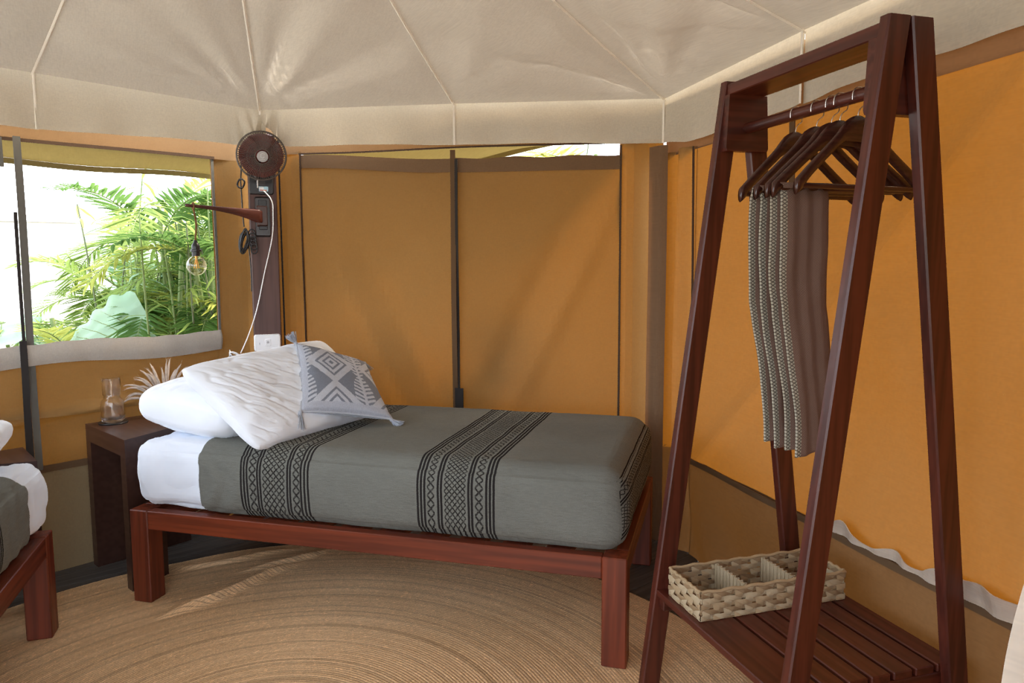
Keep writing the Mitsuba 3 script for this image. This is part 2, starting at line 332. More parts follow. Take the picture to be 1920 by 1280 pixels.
# corner post and roof
EH = 2.140
def mid(a, b): return (a + b) / 2
ring = [G, mid(G, A), A, mid(A, Bc), Bc, mid(Bc, Cc), Cc, mid(Cc, Dc), Dc, mid(Dc, Ec), Ec, mid(Ec, G)]
Cen = np.array([-.80, 2.03, 0]); APEX = np.array([-.80, 2.06, 2.98])
ring = [p + .03 * N(np.array([-.53, 2.04, 0]) - p) + np.array([0, 0, EH + (.010 if i % 2 else 0)]) for i, p in enumerate(ring)]
ring[2] = np.array([-1.236, 3.748, 2.112])
W_('ceiling', 'cream canvas tent ceiling with stitched seams radiating down to the eaves')
for i in range(12):
    p, q = ring[i], ring[(i + 1) % 12]
    n = 36; a, b = np.meshgrid(np.linspace(0, 1, n), np.linspace(0, 1, n), indexing='ij')     # a: down from the apex, b: across
    X = APEX + a[..., None] * ((p + b[..., None] * (q - p)) - APEX)
    nn = N(np.cross(p - APEX, q - APEX)); nn = nn if nn[2] < 0 else -nn
    sag = .035 * np.sin(np.pi * a) * np.sin(np.pi * b) + .05 * np.sin(np.pi * a)
    wr = np.zeros_like(a)
    for c, amp in ((ring[2], .034), (ring[4], .046), (ring[5], .018), (ring[3], .010)):
        d = X - c; r = np.linalg.norm(d, axis=-1); e = N(APEX - c); s = np.cross(e, [0, 0, 1.]); s = N(s)
        th = np.arctan2(d @ s, d @ e)
        wr += amp * np.exp(-r / .75) * np.minimum(1, r / .15) * (np.sin(th * 10 + .8 * np.sin(th * 5 + i)) + .5 * np.sin(th * 23 + i * 2)) * np.minimum(1, (1 - a) * 7)
    hold = np.minimum(1, np.minimum(b, 1 - b) * 7) 
    X = X + nn * (wr * hold)[..., None]; X[..., 2] -= sag
    part('ceiling', 'roof_panel', (X.reshape(-1, 3), grid_faces(n, n)), 'canvas_roof', True)
    # seam
    path = np.array([APEX + t * (p - APEX) + np.array([0, 0, -.05 * math.sin(math.pi * t) - .010]) for t in np.linspace(.02, 1, 24)])
    if i in (1, 2, 3, 4, 5, 6):
        side = N(np.cross(p - APEX, [0, 0, 1]))
        v = np.vstack([path + side * .0065, path + np.array([0, 0, -.005]), path - side * .0065]).reshape(3, 24, 3)
        part('ceiling', 'seam', solidify(v.reshape(-1, 3), grid_faces(3, 24), .002), 'seam_cloth')
# valance: hangs from the eave in front of the walls
def val_bot(i, t):
    if i in (0, 1):      # G..A
        s = 1 - (t + i) / 2
        return 1.948 - .030 * ss(.05, .55, s)
    if i in (2, 3):
        s = (t + i - 2) / 2
        return 1.953 - .006 * ss(0, .4, s) - .016 * ss(.6, 1, s)
    if i in (4, 5):
        s = (t + i - 4) / 2
        return 1.931 - .037 * ss(0, .15, s) + .022 * ss(.3, .8, s)
    return 1.93 + 0 * t
for i in range(8):
    p, q = ring[i], ring[(i + 1) % 12]
    n1, n2 = 60, 14
    t, k = np.meshgrid(np.linspace(0, 1, n1), np.linspace(0, 1, n2), indexing='ij')
    zb = val_bot(i, t)
    if i in (1, 2):
        ds = (1 - t if i == 1 else t) * 1.03
        zb = zb - .020 * np.exp(-(ds / .35) ** 2) + (.085 * np.exp(-((ds - .055) / .040) ** 2) if i == 2 else .012 * np.exp(-(ds / .05) ** 2))
    top = p + t[..., None] * (q - p)
    dirn = N(q - p); inn = np.array([-dirn[1], dirn[0], 0]); inn = inn if inn @ (Cen - p) > 0 else -inn
    X = top.copy(); X[..., 2] = top[..., 2] + (zb - top[..., 2]) * k
    wv = .010 * k * np.sin(t * 9 + i) + .006 * k * np.sin(t * 23 + 2 * i) + .012 * k
    if i in (1, 2):
        wv = wv + .055 * k * np.exp(-(ds / .10) ** 2) * (1 + .95 * np.sin(ds * 95 + 2.5 * k))
    X = X + inn * wv[..., None]
    part('ceiling', 'valance', (X.reshape(-1, 3), grid_faces(n1, n2)), 'canvas_valance', True)
    if i in (1, 2, 3, 4, 5, 6):
        sv = np.array([p + np.array([0, 0, -z]) for z in np.linspace(0, (p[2] - float(val_bot(i, np.float64(0)))) * (1 if i != 2 else .3), 8)])
        w = N(q - ring[i - 1]); inw = N(np.array([-.53, 2.04, 0]) - p * [1, 1, 0])
        v = np.stack([sv + w * .006 + inw * .014, sv + inw * .018, sv - w * .006 + inw * .014])
        part('ceiling', 'seam', solidify(v.reshape(-1, 3), grid_faces(3, 8), .002), 'seam_cloth', True)

# floor and ground
W_('floor', 'dark grey timber plank floor of the tent')
fd = N([.76, .65, 0]); fo = np.array([-fd[1], fd[0], 0])
ff = frame((-.5, 2.0, 0), fd, fo)
part('floor', 'base', boxin(ff, (-2.7, -2.7, -.12), (2.7, 2.7, -.033), .002), 'floor_wood')
k = 0
y = -2.7
while y < 2.7:
    part('floor', 'plank', boxin(ff, (-2.7, y + .002, -.033), (2.7, y + .146, -.011), .003), 'floor_wood'); y += .148
W_('ground', 'pale ground outside the tent')
def gfn(p, n, uv):
    return mix((.38, .36, .31), (.52, .49, .43), fbm(p.x * 1.3, p.y * 1.3, 1.0, 4))
M('ground_mat', {'type': 'diffuse', 'reflectance': proc(gfn)})
gv, gf = sheet(frame((-40, -40, 0), (1, 0, 0), (0, 0, 1), (0, 1, 0)), 0, 80, 0, 80, lambda S, Z: -.16 + 0 * S, 10)
gx, gy = np.meshgrid(np.linspace(-40, 40, 41), np.linspace(-40, 40, 41), indexing='ij')
gz = -.22 + .03 * np.sin(gx * .7) * np.cos(gy * .5)
scene['ground__surface'] = mikit.ply((np.stack([gx, gy, gz], -1).reshape(-1, 3), grid_faces(41, 41)), 'ground_mat', True)

# ------------------------------------------------------------------ rug
RC, RR = np.array([-.72, 1.95]), 1.575
def rugfn(p, n, uv):
    x, y = p.x - float(RC[0]), p.y - float(RC[1])
    r = dr.sqrt(x * x + y * y); th = dr.atan2(y, x)
    turn = r / .0112 - th / (2 * math.pi)
    ring = dr.floor(turn); w = turn - ring
    arc = th * r / .011
    br = dr.abs(dr.fma(-2.0, (arc + dr.select(w > .5, .5, 0.) + .6 * w) - dr.floor(arc + dr.select(w > .5, .5, 0.) + .6 * w), 1.0))
    tone = noise(ring * 1.0 + .5, th * 1.3 + cell_rand(ring) * 9, 0.) * .6 + cell_rand(ring) * .4; dark = dr.select(cell_rand(ring, 7.) > .85, .80, 1.)
    col = mix((.58, .345, .165), (.87, .575, .32), .7 * tone + .7 * fbm(x * 2, y * 2, 2., 3) - .2)
    strands = noise(th * r * 420, ring * 3.7, 0) * .5 + noise(th * r * 150, w * 9, ring) * .5
    k = (.66 + .46 * strands) * (.80 + .22 * br) * (.62 + .38 * smoothstep(0.0, .25, w) * smoothstep(1.0, .8, w)) * dark * (1 + .35 * smoothstep(.78, .9, noise(th * r * 160, r * 260, 3.)))  # last factor paints small strand highlights into the jute as brighter specks
    return mi.Color3f(col) * k
M('jute', P(proc(rugfn), .85, .25))
def make_rug():
    nr, nt = 565, 540
    # finer where the rug is seen from close by
    th = np.linspace(-np.pi, np.pi, nt); r = np.linspace(.0, RR, nr)
    Rg, Tg = np.meshgrid(r, th, indexing='ij')
    X = RC[0] + Rg * np.cos(Tg); Y = RC[1] + Rg * np.sin(Tg)
    w = (Rg / .0112 - Tg / (2 * np.pi)) % 1
    z = -.0030 + .0026 * np.sqrt(np.clip(1 - (2 * w - 1) ** 2, 0, 1))
    def ridge(p, q, h, wd):
        p, q = np.array(p), np.array(q); d = q - p; L = np.linalg.norm(d); d /= L
        a = (X - p[0]) * d[0] + (Y - p[1]) * d[1]; b = (X - p[0]) * -d[1] + (Y - p[1]) * d[0] + .02 * np.sin(a * 9)
        return h * np.exp(-(b / (wd * .6)) ** 2) * ss(-.1, .12, a) * ss(L + .1, L - .15, a)
    z += ridge((-1.17, 3.20), (-.88, 3.42), .026, .022) + ridge((-1.34, 2.78), (-.98, 3.24), .034, .024) + ridge((-1.55, 3.2), (-1.05, 3.40), .018, .02)
    z += .010 * ss(1.35, 1.57, Rg) * np.clip(np.sin(Tg * 7 + 1), 0, 1)
    z[-1, :] = -.0105
    return np.stack([X, Y, z], -1).reshape(-1, 3), grid_faces(nr, nt)
v, f = make_rug()
put('round_rug', mikit.ply((v, f), 'jute', True), 'large round braided jute rug lying on the floor under the beds', 'rug')

# ------------------------------------------------------------------ beds
def rounded_box(lo, hi, r, n=(60, 40, 14)):
    lo, hi = np.array(lo, float), np.array(hi, float); vs, fs, o = [], [], 0
    ax = [np.unique(np.r_[np.linspace(lo[k], hi[k], n[k]), np.linspace(lo[k], lo[k] + r * 1.5, 7), np.linspace(hi[k] - r * 1.5, hi[k], 7)]) for k in range(3)]
    for k in range(3):
        a, b = [(1, 2), (2, 0), (0, 1)][k]
        for side in (0, 1):
            Aa, Bb = np.meshgrid(ax[a], ax[b], indexing='ij')
            p = np.zeros(Aa.shape + (3,)); p[..., a], p[..., b], p[..., k] = Aa, Bb, (lo, hi)[side][k]
            f = grid_faces(*Aa.shape); f = f if side else f[:, ::-1]
            vs.append(p.reshape(-1, 3)); fs.append(f + o); o += p.shape[0] * p.shape[1]
    v, f = np.vstack(vs), np.vstack(fs)
    key = np.round(v, 5); _, idx, inv = np.unique(key, axis=0, return_index=True, return_inverse=True)
    v, f = v[idx], inv.ravel()[f]
    c = np.clip(v, lo + r, hi - r); d = v - c; L = np.linalg.norm(d, axis=1, keepdims=True)
    return c + d / np.maximum(L, 1e-9) * r, f, d / np.maximum(L, 1e-9)
def puff(c, thick, n=90, q=.42, p=2.6, pinch=.05, wr=.006, seed=0, corner=.0):
    """A cushion over the four corners (00, 10, 11, 01): (front, back) grids of points, their uv and faces."""
    c00, c10, c11, c01 = (np.asarray(x, float) for x in c)
    s = (np.sin((np.linspace(-1, 1, n)) * np.pi / 2) + np.linspace(-1, 1, n)) / 2
    X, Y = np.meshgrid(s, s, indexing='ij')
    Xp = X * (1 - pinch * (1 - Y ** 2)) * (1 - corner * Y ** 8); Yp = Y * (1 - pinch * (1 - X ** 2)) * (1 - corner * X ** 8)
    a, b = ((Xp + 1) / 2)[..., None], ((Yp + 1) / 2)[..., None]
    base = (1 - a) * (1 - b) * c00 + a * (1 - b) * c10 + a * b * c11 + (1 - a) * b * c01
    nn = N(np.cross(c10 - c00, c01 - c00))
    h = thick / 2 * ((1 - np.abs(X) ** p) * (1 - np.abs(Y) ** p)) ** q
    inner = np.minimum(1, (1 - np.abs(X)) * 6) * np.minimum(1, (1 - np.abs(Y)) * 6)
    uv = np.stack([(X + 1) / 2, (Y + 1) / 2], -1)
    out = []
    for side in (1, -1):
        w = wr * 1.6 * (meshkit.fbm(np.stack([X * 1.2 + Y * .8, Y * 3 - X * 1.5, np.full_like(X, seed + side)], -1), 3, seed) - .5)
        rd = np.abs(meshkit.fbm(np.stack([X * 1.3 + Y * .9 + 3, Y * 6.5 - X * 3.2, np.full_like(X, seed + 5 * side)], -1), 2, seed + 1) - .5)
        rd2 = np.abs(meshkit.fbm(np.stack([X * 2.5 - Y * 1, Y * 10 - X * 3.0, np.full_like(X, seed + 9 * side)], -1), 2, seed + 2) - .5)
        w -= wr * .55 * np.exp(-(rd / .030) ** 2) + wr * .30 * np.exp(-(rd2 / .035) ** 2)
        w += wr * .5 * np.sin(9 * (X * .6 + Y) + 3 * np.sin(3 * X + seed)) * np.exp(-((1 - np.maximum(np.abs(X), np.abs(Y))) / .25) ** 2)
        out.append(base + nn * (side * (h + w * inner))[..., None])
    return out, uv, grid_faces(n, n)
def closed_puff(*a, **k):
    (f1, f2), uv, fc = puff(*a, **k); n = f1.shape[0]
    v = np.vstack([f1.reshape(-1, 3), f2.reshape(-1, 3)]); f = np.vstack([fc, fc[:, ::-1] + n * n])
    key = np.round(v, 6); _, idx, inv = np.unique(key, axis=0, return_index=True, return_inverse=True)
    f = inv.ravel()[f]; f = f[(f[:, 0] != f[:, 1]) & (f[:, 1] != f[:, 2]) & (f[:, 0] != f[:, 2])]
    return v[idx], f
def rightway(v, f):
    m = trimesh.Trimesh(v, f, process=False)
    return (v, f[:, ::-1]) if m.volume < 0 else (v, f)

def blanket_fn(O, U, V, ztop, vivid):
    O, U, V = (np.asarray(x, float) for x in (O, U, V))
    tri = [(.530, .6), (.541, .6), (.553, .6), (.596, .6), (.606, .6), (.626, 0), (.734, .6), (.744, .6), (.786, .6), (.802, .6), (.818, .6)]
    lines = [.528, .541, .554, .600, .612, .727, .739, .784, .799, .814, 1.250, 1.263, 1.276, 1.327, 1.339, 1.441, 1.453, 1.505, 1.518, 1.531, 1.985, 1.998, 2.011, 2.062, 2.074, 2.18, 2.192]
    bands = [(.563, .594, 1), (.622, .716, 4), (.750, .779, 1), (1.286, 1.313, 1), (1.350, 1.430, 4), (1.464, 1.493, 1), (2.02, 2.05, 1), (2.085, 2.17, 4)]
    def fn(p, n, uv):
        x, y, z = p.x - float(O[0]), p.y - float(O[1]), p.z
        u0 = x * float(U[0]) + y * float(U[1]); v = x * float(V[0]) + y * float(V[1])
        nu = n.x * float(U[0]) + n.y * float(U[1])
        u = u0 + dr.select(nu > .7, dr.maximum(ztop - z, 0.), 0.)
        w = v + z
        wob = .0022 * (noise(w * 14, u * 3) - .5)
        u = u + wob
        d = mi.Float(9.)
        for c in lines: d = dr.minimum(d, dr.abs(u - c))
        ink = smoothstep(.0050, .0032, d)
        for a, b, k in bands:
            h = (b - a) / k
            m1 = (u - a) / h + w / (h * 1.15); m2 = (u - a) / h - w / (h * 1.15)
            d1 = dr.abs(m1 - dr.floor(m1) - .5); d2 = dr.abs(m2 - dr.floor(m2) - .5)
            st = smoothstep(.18, .11, dr.minimum(d1, d2)) 
            st = st * (.55 + .45 * dr.select(noise(u * 420, w * 420) > .35, 1., 0.))
            ink = dr.maximum(ink, dr.select((u > a) & (u < b), st, 0.))
        rib = noise(u * 60, w * 900) * .6 + noise(u * 800, w * 500) * .4
        tone = .78 + .44 * rib
        base = mix((.120, .120, .104), (.152, .152, .132), fbm(u * 4, w * 4, 1., 3)) * tone
        return mi.Color3f(mix(base, (.018, .016, .015), ink))
    return fn

def make_bed(name, O, U, V, L, Wd, where, textile, legs_z, blanket_from, mtop=.665, head_u=.025):
    fr = frame(O, U, V)
    fb = free('bed_frame')
    thing(fb, f'low mahogany bed frame with square legs, {where}', 'bed frame')
    lw, H, rh = .0843, .3825, .0762
    for (a, b, zz) in ((0, 0, legs_z[0]), (L - lw, 0, legs_z[1]), (0, Wd - lw, -.011), (L - lw, Wd - lw, -.011)):
        part(fb, 'leg', boxin(fr, (a, b, zz), (a + lw, b + lw, H), .004), 'bed_upright')
    wl = 'bed_long' if textile else 'bed_long_b'
    for b in (0.002, Wd - .047):
        part(fb, 'side_rail', boxin(fr, (lw, b, H - rh), (L - lw, b + .045, H - .0005), .003), wl)
    for a in (0.002, L - .047):
        part(fb, 'end_rail', boxin(fr, (a, lw, H - rh), (a + .045, Wd - lw, H - .0005), .003), 'bed_cross')
    for a in np.arange(.10, L - .15, .16):
        part(fb, 'slat', boxin(fr, (a, .046, H - .045), (a + .09, Wd - .046, H - .012), .002), 'bed_cross')
    # mattress in its white sheet
    lo, hi = (head_u, .018, H + .002), (L - .022, Wd - .012, mtop)
    v, f, nrm = rounded_box(lo, hi, .075, (150, 70, 30))
    w = vnoise(v, 5, 3) * .014 + .007 * (np.minimum(np.abs(vnoise(v * [1, 1.6, .7], 8, 5, 2)), .1) / .1 - .6) * ss(.5, .2, v[:, 0]) + .010 * np.exp(-((v[:, 0] - head_u) / .35) ** 2) * np.sin(v[:, 1] * 26 + v[:, 0] * 14) * np.clip(nrm[:, 2] * 0 + 1, 0, 1) * (np.abs(nrm[:, 2]) < .8)
    w = w + .012 * np.sin(np.clip((v[:, 2] - H) / (mtop - H), 0, 1) * np.pi) * (np.abs(nrm[:, 2]) < .5)
    v2 = v + nrm * w[:, None]; v2[:, 2] = np.maximum(v2[:, 2], H + .002)
    mk = free('mattress')
    put(mk, mikit.ply(rightway(fr(v2), f), 'sheet_white', True), f'mattress in a white fitted sheet, {where}', 'mattress')
    # blanket
    keep_v = (v[:, 0] > blanket_from) & ~((nrm[:, 2] < -.88))
    fk = f[keep_v[f].all(1)]
    used = np.unique(fk); mp = -np.ones(len(v), int); mp[used] = np.arange(len(used))
    wv = vnoise(v, 7, 9) * .010 + .0085 * np.sin(v[:, 0] * 60 + 9 * v[:, 2] + 3 * np.sin(v[:, 2] * 21)) * (.5 + vnoise(v, 9, 4)) * ss(.62, blanket_from, v[:, 0]) * (np.abs(nrm[:, 2]) < .7)
    wv += .012 * np.sin(np.clip((v[:, 2] - H) / (mtop - H), 0, 1) * np.pi) * (np.abs(nrm[:, 2]) < .5)
    vb = v + nrm * (wv + .008)[:, None]
    # folded corner of the blanket at the foot
    cor = np.exp(-((v[:, 0] - (L - .04)) / .03) ** 2 - ((v[:, 1] - .03) / .04) ** 2) * ss(mtop - .04, .45, v[:, 2])
    vb += np.array([1., -.2, 0]) * (cor * .012)[:, None]
    vb[:, 2] = np.maximum(vb[:, 2], H + .006)
    bv, bf = fr(vb[used]), mp[fk]
    tv = trimesh.Trimesh(bv, bf, process=False); up = tv.face_normals[np.argmax(tv.triangles_center[:, 2])][2]
    if up < 0: bf = bf[:, ::-1]
    bv, bf = solidify(bv, bf, .005)
    bk = free('blanket'); mat = 'blanket_cloth_' + ('a' if textile else 'b')
    M(mat, P(proc(blanket_fn(O, U, V, mtop, textile)), .95, .05))
    put(bk, mikit.ply((bv, bf), mat, True), f'grey green woven blanket with black diamond bands, {where}', 'blanket')
    return fr

bed = make_bed('bed', (-1.5416, 2.9004, 0), BU, BV, 1.991, 1.0, 'in the middle of the picture', True, (.0, .0), .330)
U2 = np.array([.31022, -.95067, 0]); V2 = np.array([-.95067, -.31022, 0])
bed2 = make_bed('bed', (-1.713, 2.68, 0), U2, V2, 1.991, 1.0, 'cut off by the left edge', False, (.0, .0), .240, .650, -.01)

def pillow(frm, c, thick, label, seed, **kw):
    pts = [frm(x)[0] for x in c]
    v, f = closed_puff(pts, thick, seed=seed, **kw)
    put(free('pillow'), mikit.ply(rightway(v, f), 'pillow_white', True), label, 'pillow')
pillow(bed, [(-.045, .07, .800), (.44, .04, .735), (.50, .74, .74), (.06, .76, .79)], .25, 'white pillow lying lowest on the head of the bed, beside the nightstand', 3, wr=.010, q=.34, corner=.10, pinch=.02)
pillow(bed, [(.242, .02, .955), (.615, -.02, .662), (.80, .70, .69), (.475, .72, 1.005)], .15, 'large white pillow leaning on the pillow below it, under the patterned cushion', 5, wr=.012, pinch=.03, q=.36, corner=.045)
pillow(bed2, [(-.06, .10, .77), (.36, .06, .73), (.36, .72, .74), (-.04, .74, .79)], .17, 'white pillow on the bed cut off by the left edge of the picture', 8, wr=.008, q=.36, corner=.07)

# patterned cushion
def cush(p, n, uv):
    x, y = uv.x, uv.y
    def dia(cx, cy, rx, ry):
        m = dr.abs(x - cx) / rx + dr.abs(y - cy) / ry
        fr_ = m * 3.3
        ringv = dr.select((fr_ - dr.floor(fr_)) > .42, 1., 0.)
        return dr.select(m < 1.0, dr.select(m > .86, 1., ringv), 0.), m
    k = mi.Float(0.); inside = mi.Float(9.)
    for cx in (.37, 1.06):
        for cy in (.66, .04, 1.28):
            a, m = dia(cx, cy, .29, .31)
            k = dr.maximum(k, a); inside = dr.minimum(inside, m)
    k = dr.maximum(k, dr.select((inside >= 1.0) & (inside < 1.10), 1., 0.))
    for cx in (0.02, .715):
        t = y / .62 + .2; ph = t - dr.floor(t)
        wd = .125 * dr.sqrt(dr.maximum(0., 1 - dr.square(2 * ph - 1)))
        dx = dr.abs(x - cx)
        bq = (y - .45 * dx) * 17
        barb = dr.select(((bq - dr.floor(bq)) > .45) & (dx < wd), 1., 0.)
        k = dr.select(dx < .15, dr.maximum(dr.select(inside < 1.10, k, 0.), dr.maximum(barb * dr.select(inside > 1.10, 1., 0.), dr.select(dx < .018, 1., 0.))), k)
    wv = .88 + .24 * noise(x * 260, y * 260)
    border = dr.select((x < .055) | (y < .075), 1., 0.)
    return mi.Color3f(mix(mix((.175, .19, .225), (.42, .435, .475), k), (.37, .385, .43), border)) * wv
M('cushion_pattern', P(proc(cush), .95, .1, sheen=.2))
cc = [bed(x)[0] for x in ((.655, .225, .770), (.93, .49, .698), (.690, .72, .905), (.480, .49, 1.012))]
(cf1, cf2), cuv, cfc = puff(cc, .125, n=50, wr=.004, seed=2, pinch=.06)
thing('cushion', 'grey square cushion with woven diamond pattern and corner tassels on the bed', 'cushion')
nrmc = N(np.cross(cc[1] - cc[0], cc[3] - cc[0]))
front, back = (cf1, cf2) if nrmc @ (np.array([0, 0, CAMH]) - cc[0]) > 0 else (cf2, cf1)
put('cushion__front_panel', mikit.ply((front.reshape(-1, 3), cfc), 'cushion_pattern', True, uv=cuv.reshape(-1, 2)))
put('cushion__back_panel', mikit.ply((back.reshape(-1, 3), cfc), 'cushion_plain', True))
rim = np.vstack([front[:, 0], front[-1, 1:], front[::-1, -1][1:], front[0, ::-1][1:-1]]); rim = np.vstack([rim, rim[:1]])
part('cushion', 'piping', tube(rim, .005, 6, False), 'cushion_plain', True)
def tassel(parent, at, d, L, seed):
    at, d = np.asarray(at), N(d); rng = np.random.default_rng(seed); ms = []
    a = N(np.cross(d, [.3, .5, .8])); b = np.cross(d, a)
    ms.append(tube([at, at + d * L * .22], [.008, .009], 8))
    for k in range(46):
        t = rng.uniform(0, 2 * math.pi); r = math.sqrt(rng.uniform(0, 1))
        o = (math.cos(t) * a + math.sin(t) * b) * r
        pts = [at + d * L * .15 + o * .006, at + d * L * .5 + o * .016, at + d * L * rng.uniform(.92, 1.05) + o * .026 + rng.normal(0, .002, 3)]
        ms.append(tube(spline(pts, 5), [.0016] * 5, 4))
    part(parent, 'tassel', cat(ms), 'tassel_gray', True)
tassel('cushion', cc[3], [-.3, -.3, .7], .050, 1)
tassel('cushion', cc[0] + np.array([0.0, -.004, .002]), [.0, -.40, -.80], .075, 2)
tassel('cushion', cc[1] + np.array([-.006, 0, 0]), [.80, -.15, -.55], .055, 3)
tassel('cushion', cc[2], [.1, .5, -.7], .05, 4)

# ------------------------------------------------------------------ nightstands
def nightstand(Ld, Nr, R, Bk, top, th, label, key):
    k = thing(free('nightstand'), label, 'nightstand')
    q = [np.array([*p, 0.]) for p in (Ld, Nr, R, Bk)]
    up = lambda p, z: np.array([p[0], p[1], z])
    lerp = lambda a, b, t: a + (b - a) * t
    part(k, 'top', hexa([up(p, top - th) for p in q], [up(p, top) for p in q]), 'dark_wood')
    pl = .055
    fl = np.linalg.norm(q[1] - q[0]); bl = np.linalg.norm(q[2] - q[3])
    def panel(a, b, c, d, name):
        part(k, name, hexa([up(p, -.011) for p in (a, b, c, d)], [up(p, top - th) for p in (a, b, c, d)]), 'dark_wood')
    panel(q[0], lerp(q[0], q[1], pl / fl), lerp(q[3], q[2], pl / bl), q[3], 'side_panel')
    r1, r2 = lerp(q[1], q[0], pl / fl), lerp(q[2], q[3], pl / bl)
    panel(r1, q[1], lerp(q[1], q[2], .42), lerp(r1, r2, .42), 'side_panel')
    return k
nightstand((-1.932, 3.306), (-1.590, 2.987), (-1.430, 3.42), (-1.648, 3.640), .645, .075, 'dark wooden nightstand at the head of the bed, with the glass carafe on it', 'a')
nightstand((-2.19, 2.66), (-1.83, 2.80), (-2.03, 3.02), (-2.27, 2.75), .61, .05, 'dark wooden nightstand behind the pillow at the left edge of the picture', 'b')

# carafe, coaster, dried grass
CX, CYp, NT = -1.815, 3.325, .645
put('coaster', mikit.ply(lathe([(0, NT), (.060, NT), (.062, NT + .004), (.060, NT + .007), (0, NT + .007)], 40, (CX, CYp, 0)), 'black_plastic', 40), 'round black coaster under the glass carafe on the nightstand', 'coaster')
thing('carafe', 'clear cut glass carafe with a glass over its neck on the nightstand', 'carafe')
z0 = NT + .0075
outer = [(0, 0), (.036, 0), (.046, .006), (.050, .02), (.050, .045), (.049, .075), (.046, .095), (.036, .108), (.030, .118), (.028, .150)]
inner = [(.0255, .150), (.0275, .118), (.033, .106), (.0425, .094), (.0455, .075), (.0465, .045), (.046, .022), (.040, .012), (0, .011)]
cm = lathe(outer + inner, 48, (CX, CYp, z0))
vv = cm.vertices.copy(); rel = vv - [CX, CYp, z0]; ang = np.arctan2(rel[:, 1], rel[:, 0]); rad = np.linalg.norm(rel[:, :2], axis=1)
cm = cm.subdivide().subdivide()
vv = cm.vertices; rel = vv - [CX, CYp, z0]; ang = np.arctan2(rel[:, 1], rel[:, 0]); rad = np.linalg.norm(rel[:, :2], axis=1)
cutm = (rad > .0478) & (rel[:, 2] > .018) & (rel[:, 2] < .085)
dd = np.minimum(np.abs(((ang * 8 / (2 * np.pi) + rel[:, 2] / .04) % 1) - .5), np.abs(((ang * 8 / (2 * np.pi) - rel[:, 2] / .04) % 1) - .5))
vv[:, :2] -= (rel[:, :2] / np.maximum(rad, 1e-6)[:, None]) * (cutm * .0012 * np.clip(1 - dd / .16, 0, 1))[:, None]
put('carafe__bottle', mikit.ply(cm, 'clear_glass', 30))
to = [(.034, .120), (.0365, .122), (.038, .15), (.038, .195), (.036, .199), (0, .200)]
ti = [(0, .192), (.033, .192), (.0355, .188), (.0355, .15), (.034, .121)]
tm = lathe([(.034, .1205)] + to[1:] + ti, 44, (CX, CYp, z0))
put('carafe__tumbler', mikit.ply(tm, 'clear_glass', 30), 'upturned drinking glass')
thing('dried_grass', 'bunch of dried beige pampas plumes in a small vase behind the pillow', 'dried flowers')
VX, VY = -1.640, 3.47
part('dried_grass', 'vase', lathe([(0, NT), (.030, NT), (.040, NT + .012), (.042, NT + .028), (.030, NT + .045), (.022, NT + .052), (.024, NT + .060), (.019, NT + .060), (.017, NT + .052), (.026, NT + .044), (.037, NT + .028), (.034, NT + .014), (0, NT + .010)], 32, (VX, VY, 0)), 'dark_plastic', 40)
def plumefn(p, n, uv):
    return mix((.36, .28, .22), (.62, .53, .45), fbm(p.x * 90, p.y * 90, p.z * 90, 2))
M('plume', P(proc(plumefn), .95, .1))
M('stalk', P((.36, .27, .17), .8, .2))
rightI = np.array([.95, .30, 0]); deep = np.array([-.30, .95, 0])
for k in range(26):
    rng = np.random.default_rng(100 + k)
    a = -1.38 + 2.35 * (k + .5) / 26 + rng.uniform(-.06, .06)
    Lk = rng.uniform(.17, .225) * (1 - .10 * abs(a)); dp = rng.uniform(-.35, .35)
    d = N(rightI * math.sin(a) + np.array([0, 0, 1]) * math.cos(a) * .95 + deep * dp)
    b0 = np.array([VX, VY, NT + .052])
    pts = spline([b0, b0 + d * Lk * .45 + [0, 0, .012], b0 + d * Lk * .8 + [0, 0, .010], b0 + d * Lk * 1.08 - [0, 0, .008 + .02 * abs(math.sin(a))]], 14)
    st = part('dried_grass', 'plume', tube(pts[4:], np.interp(np.linspace(0, 1, 10), [0, .3, .6, .9, 1], [.002, .0055, .0065, .0032, .0006]), 6), 'plume', True)
    # loose fibres along the plume
    ms = []
    for j in range(34):
        t = rng.uniform(.32, .98); i = t * 13; i0 = int(min(i, 12)); p = pts[i0] + (pts[i0 + 1] - pts[i0]) * (i - i0); tg = N(pts[i0 + 1] - pts[i0])
        o = N(rng.normal(0, 1, 3)); o = N(o - (o @ tg) * tg)
        ln = rng.uniform(.014, .028)
        q = p + tg * ln * .9 + o * ln * .42
        s = N(np.cross(tg, o)) * .0007
        ms.append((np.array([p - s, p + s, q + s * .3, q - s * .3]), np.array([[0, 1, 2], [0, 2, 3]])))
    part(st, 'fibers', cat(ms), 'plume', label=None, kind='stuff')
    part('dried_grass', 'stem', tube(pts[:6], .0013, 5), 'stalk', True)
# ------------------------------------------------------------------ corner post and what hangs on it
PX, PYv = N([.94, .35, 0]), N([.35, -.94, 0])
post = frame((-1.263, 3.822, 0), PX, PYv)
thing('corner_post', 'square dark brown timber post in the tent corner behind the bed', 'post')
part('corner_post', 'shaft', boxin(post, (-.067, -.062, -.011), (.067, .062, 1.995), .005), 'post_wood')
tip = np.vstack([post([(-.067, -.062, 1.995), (.067, -.062, 1.995), (.067, .062, 1.995), (-.067, .062, 1.995)]), post([(-.03, -.03, 2.012), (.03, -.03, 2.012), (.03, .03, 2.012), (-.03, .03, 2.012)])])
part('corner_post', 'cap', hull(tip), 'post_wood')
FY = .062
def onpost(x, z, y=0): return post([(x, FY + y, z)])[0]
# strap edge beside the post
put('wall_strap', mikit.ply(boxin(post, (.081, .0, .35), (.089, .008, 1.99), .002), 'strap_dark'), 'thin dark strap running down the wall beside the timber post', 'strap')

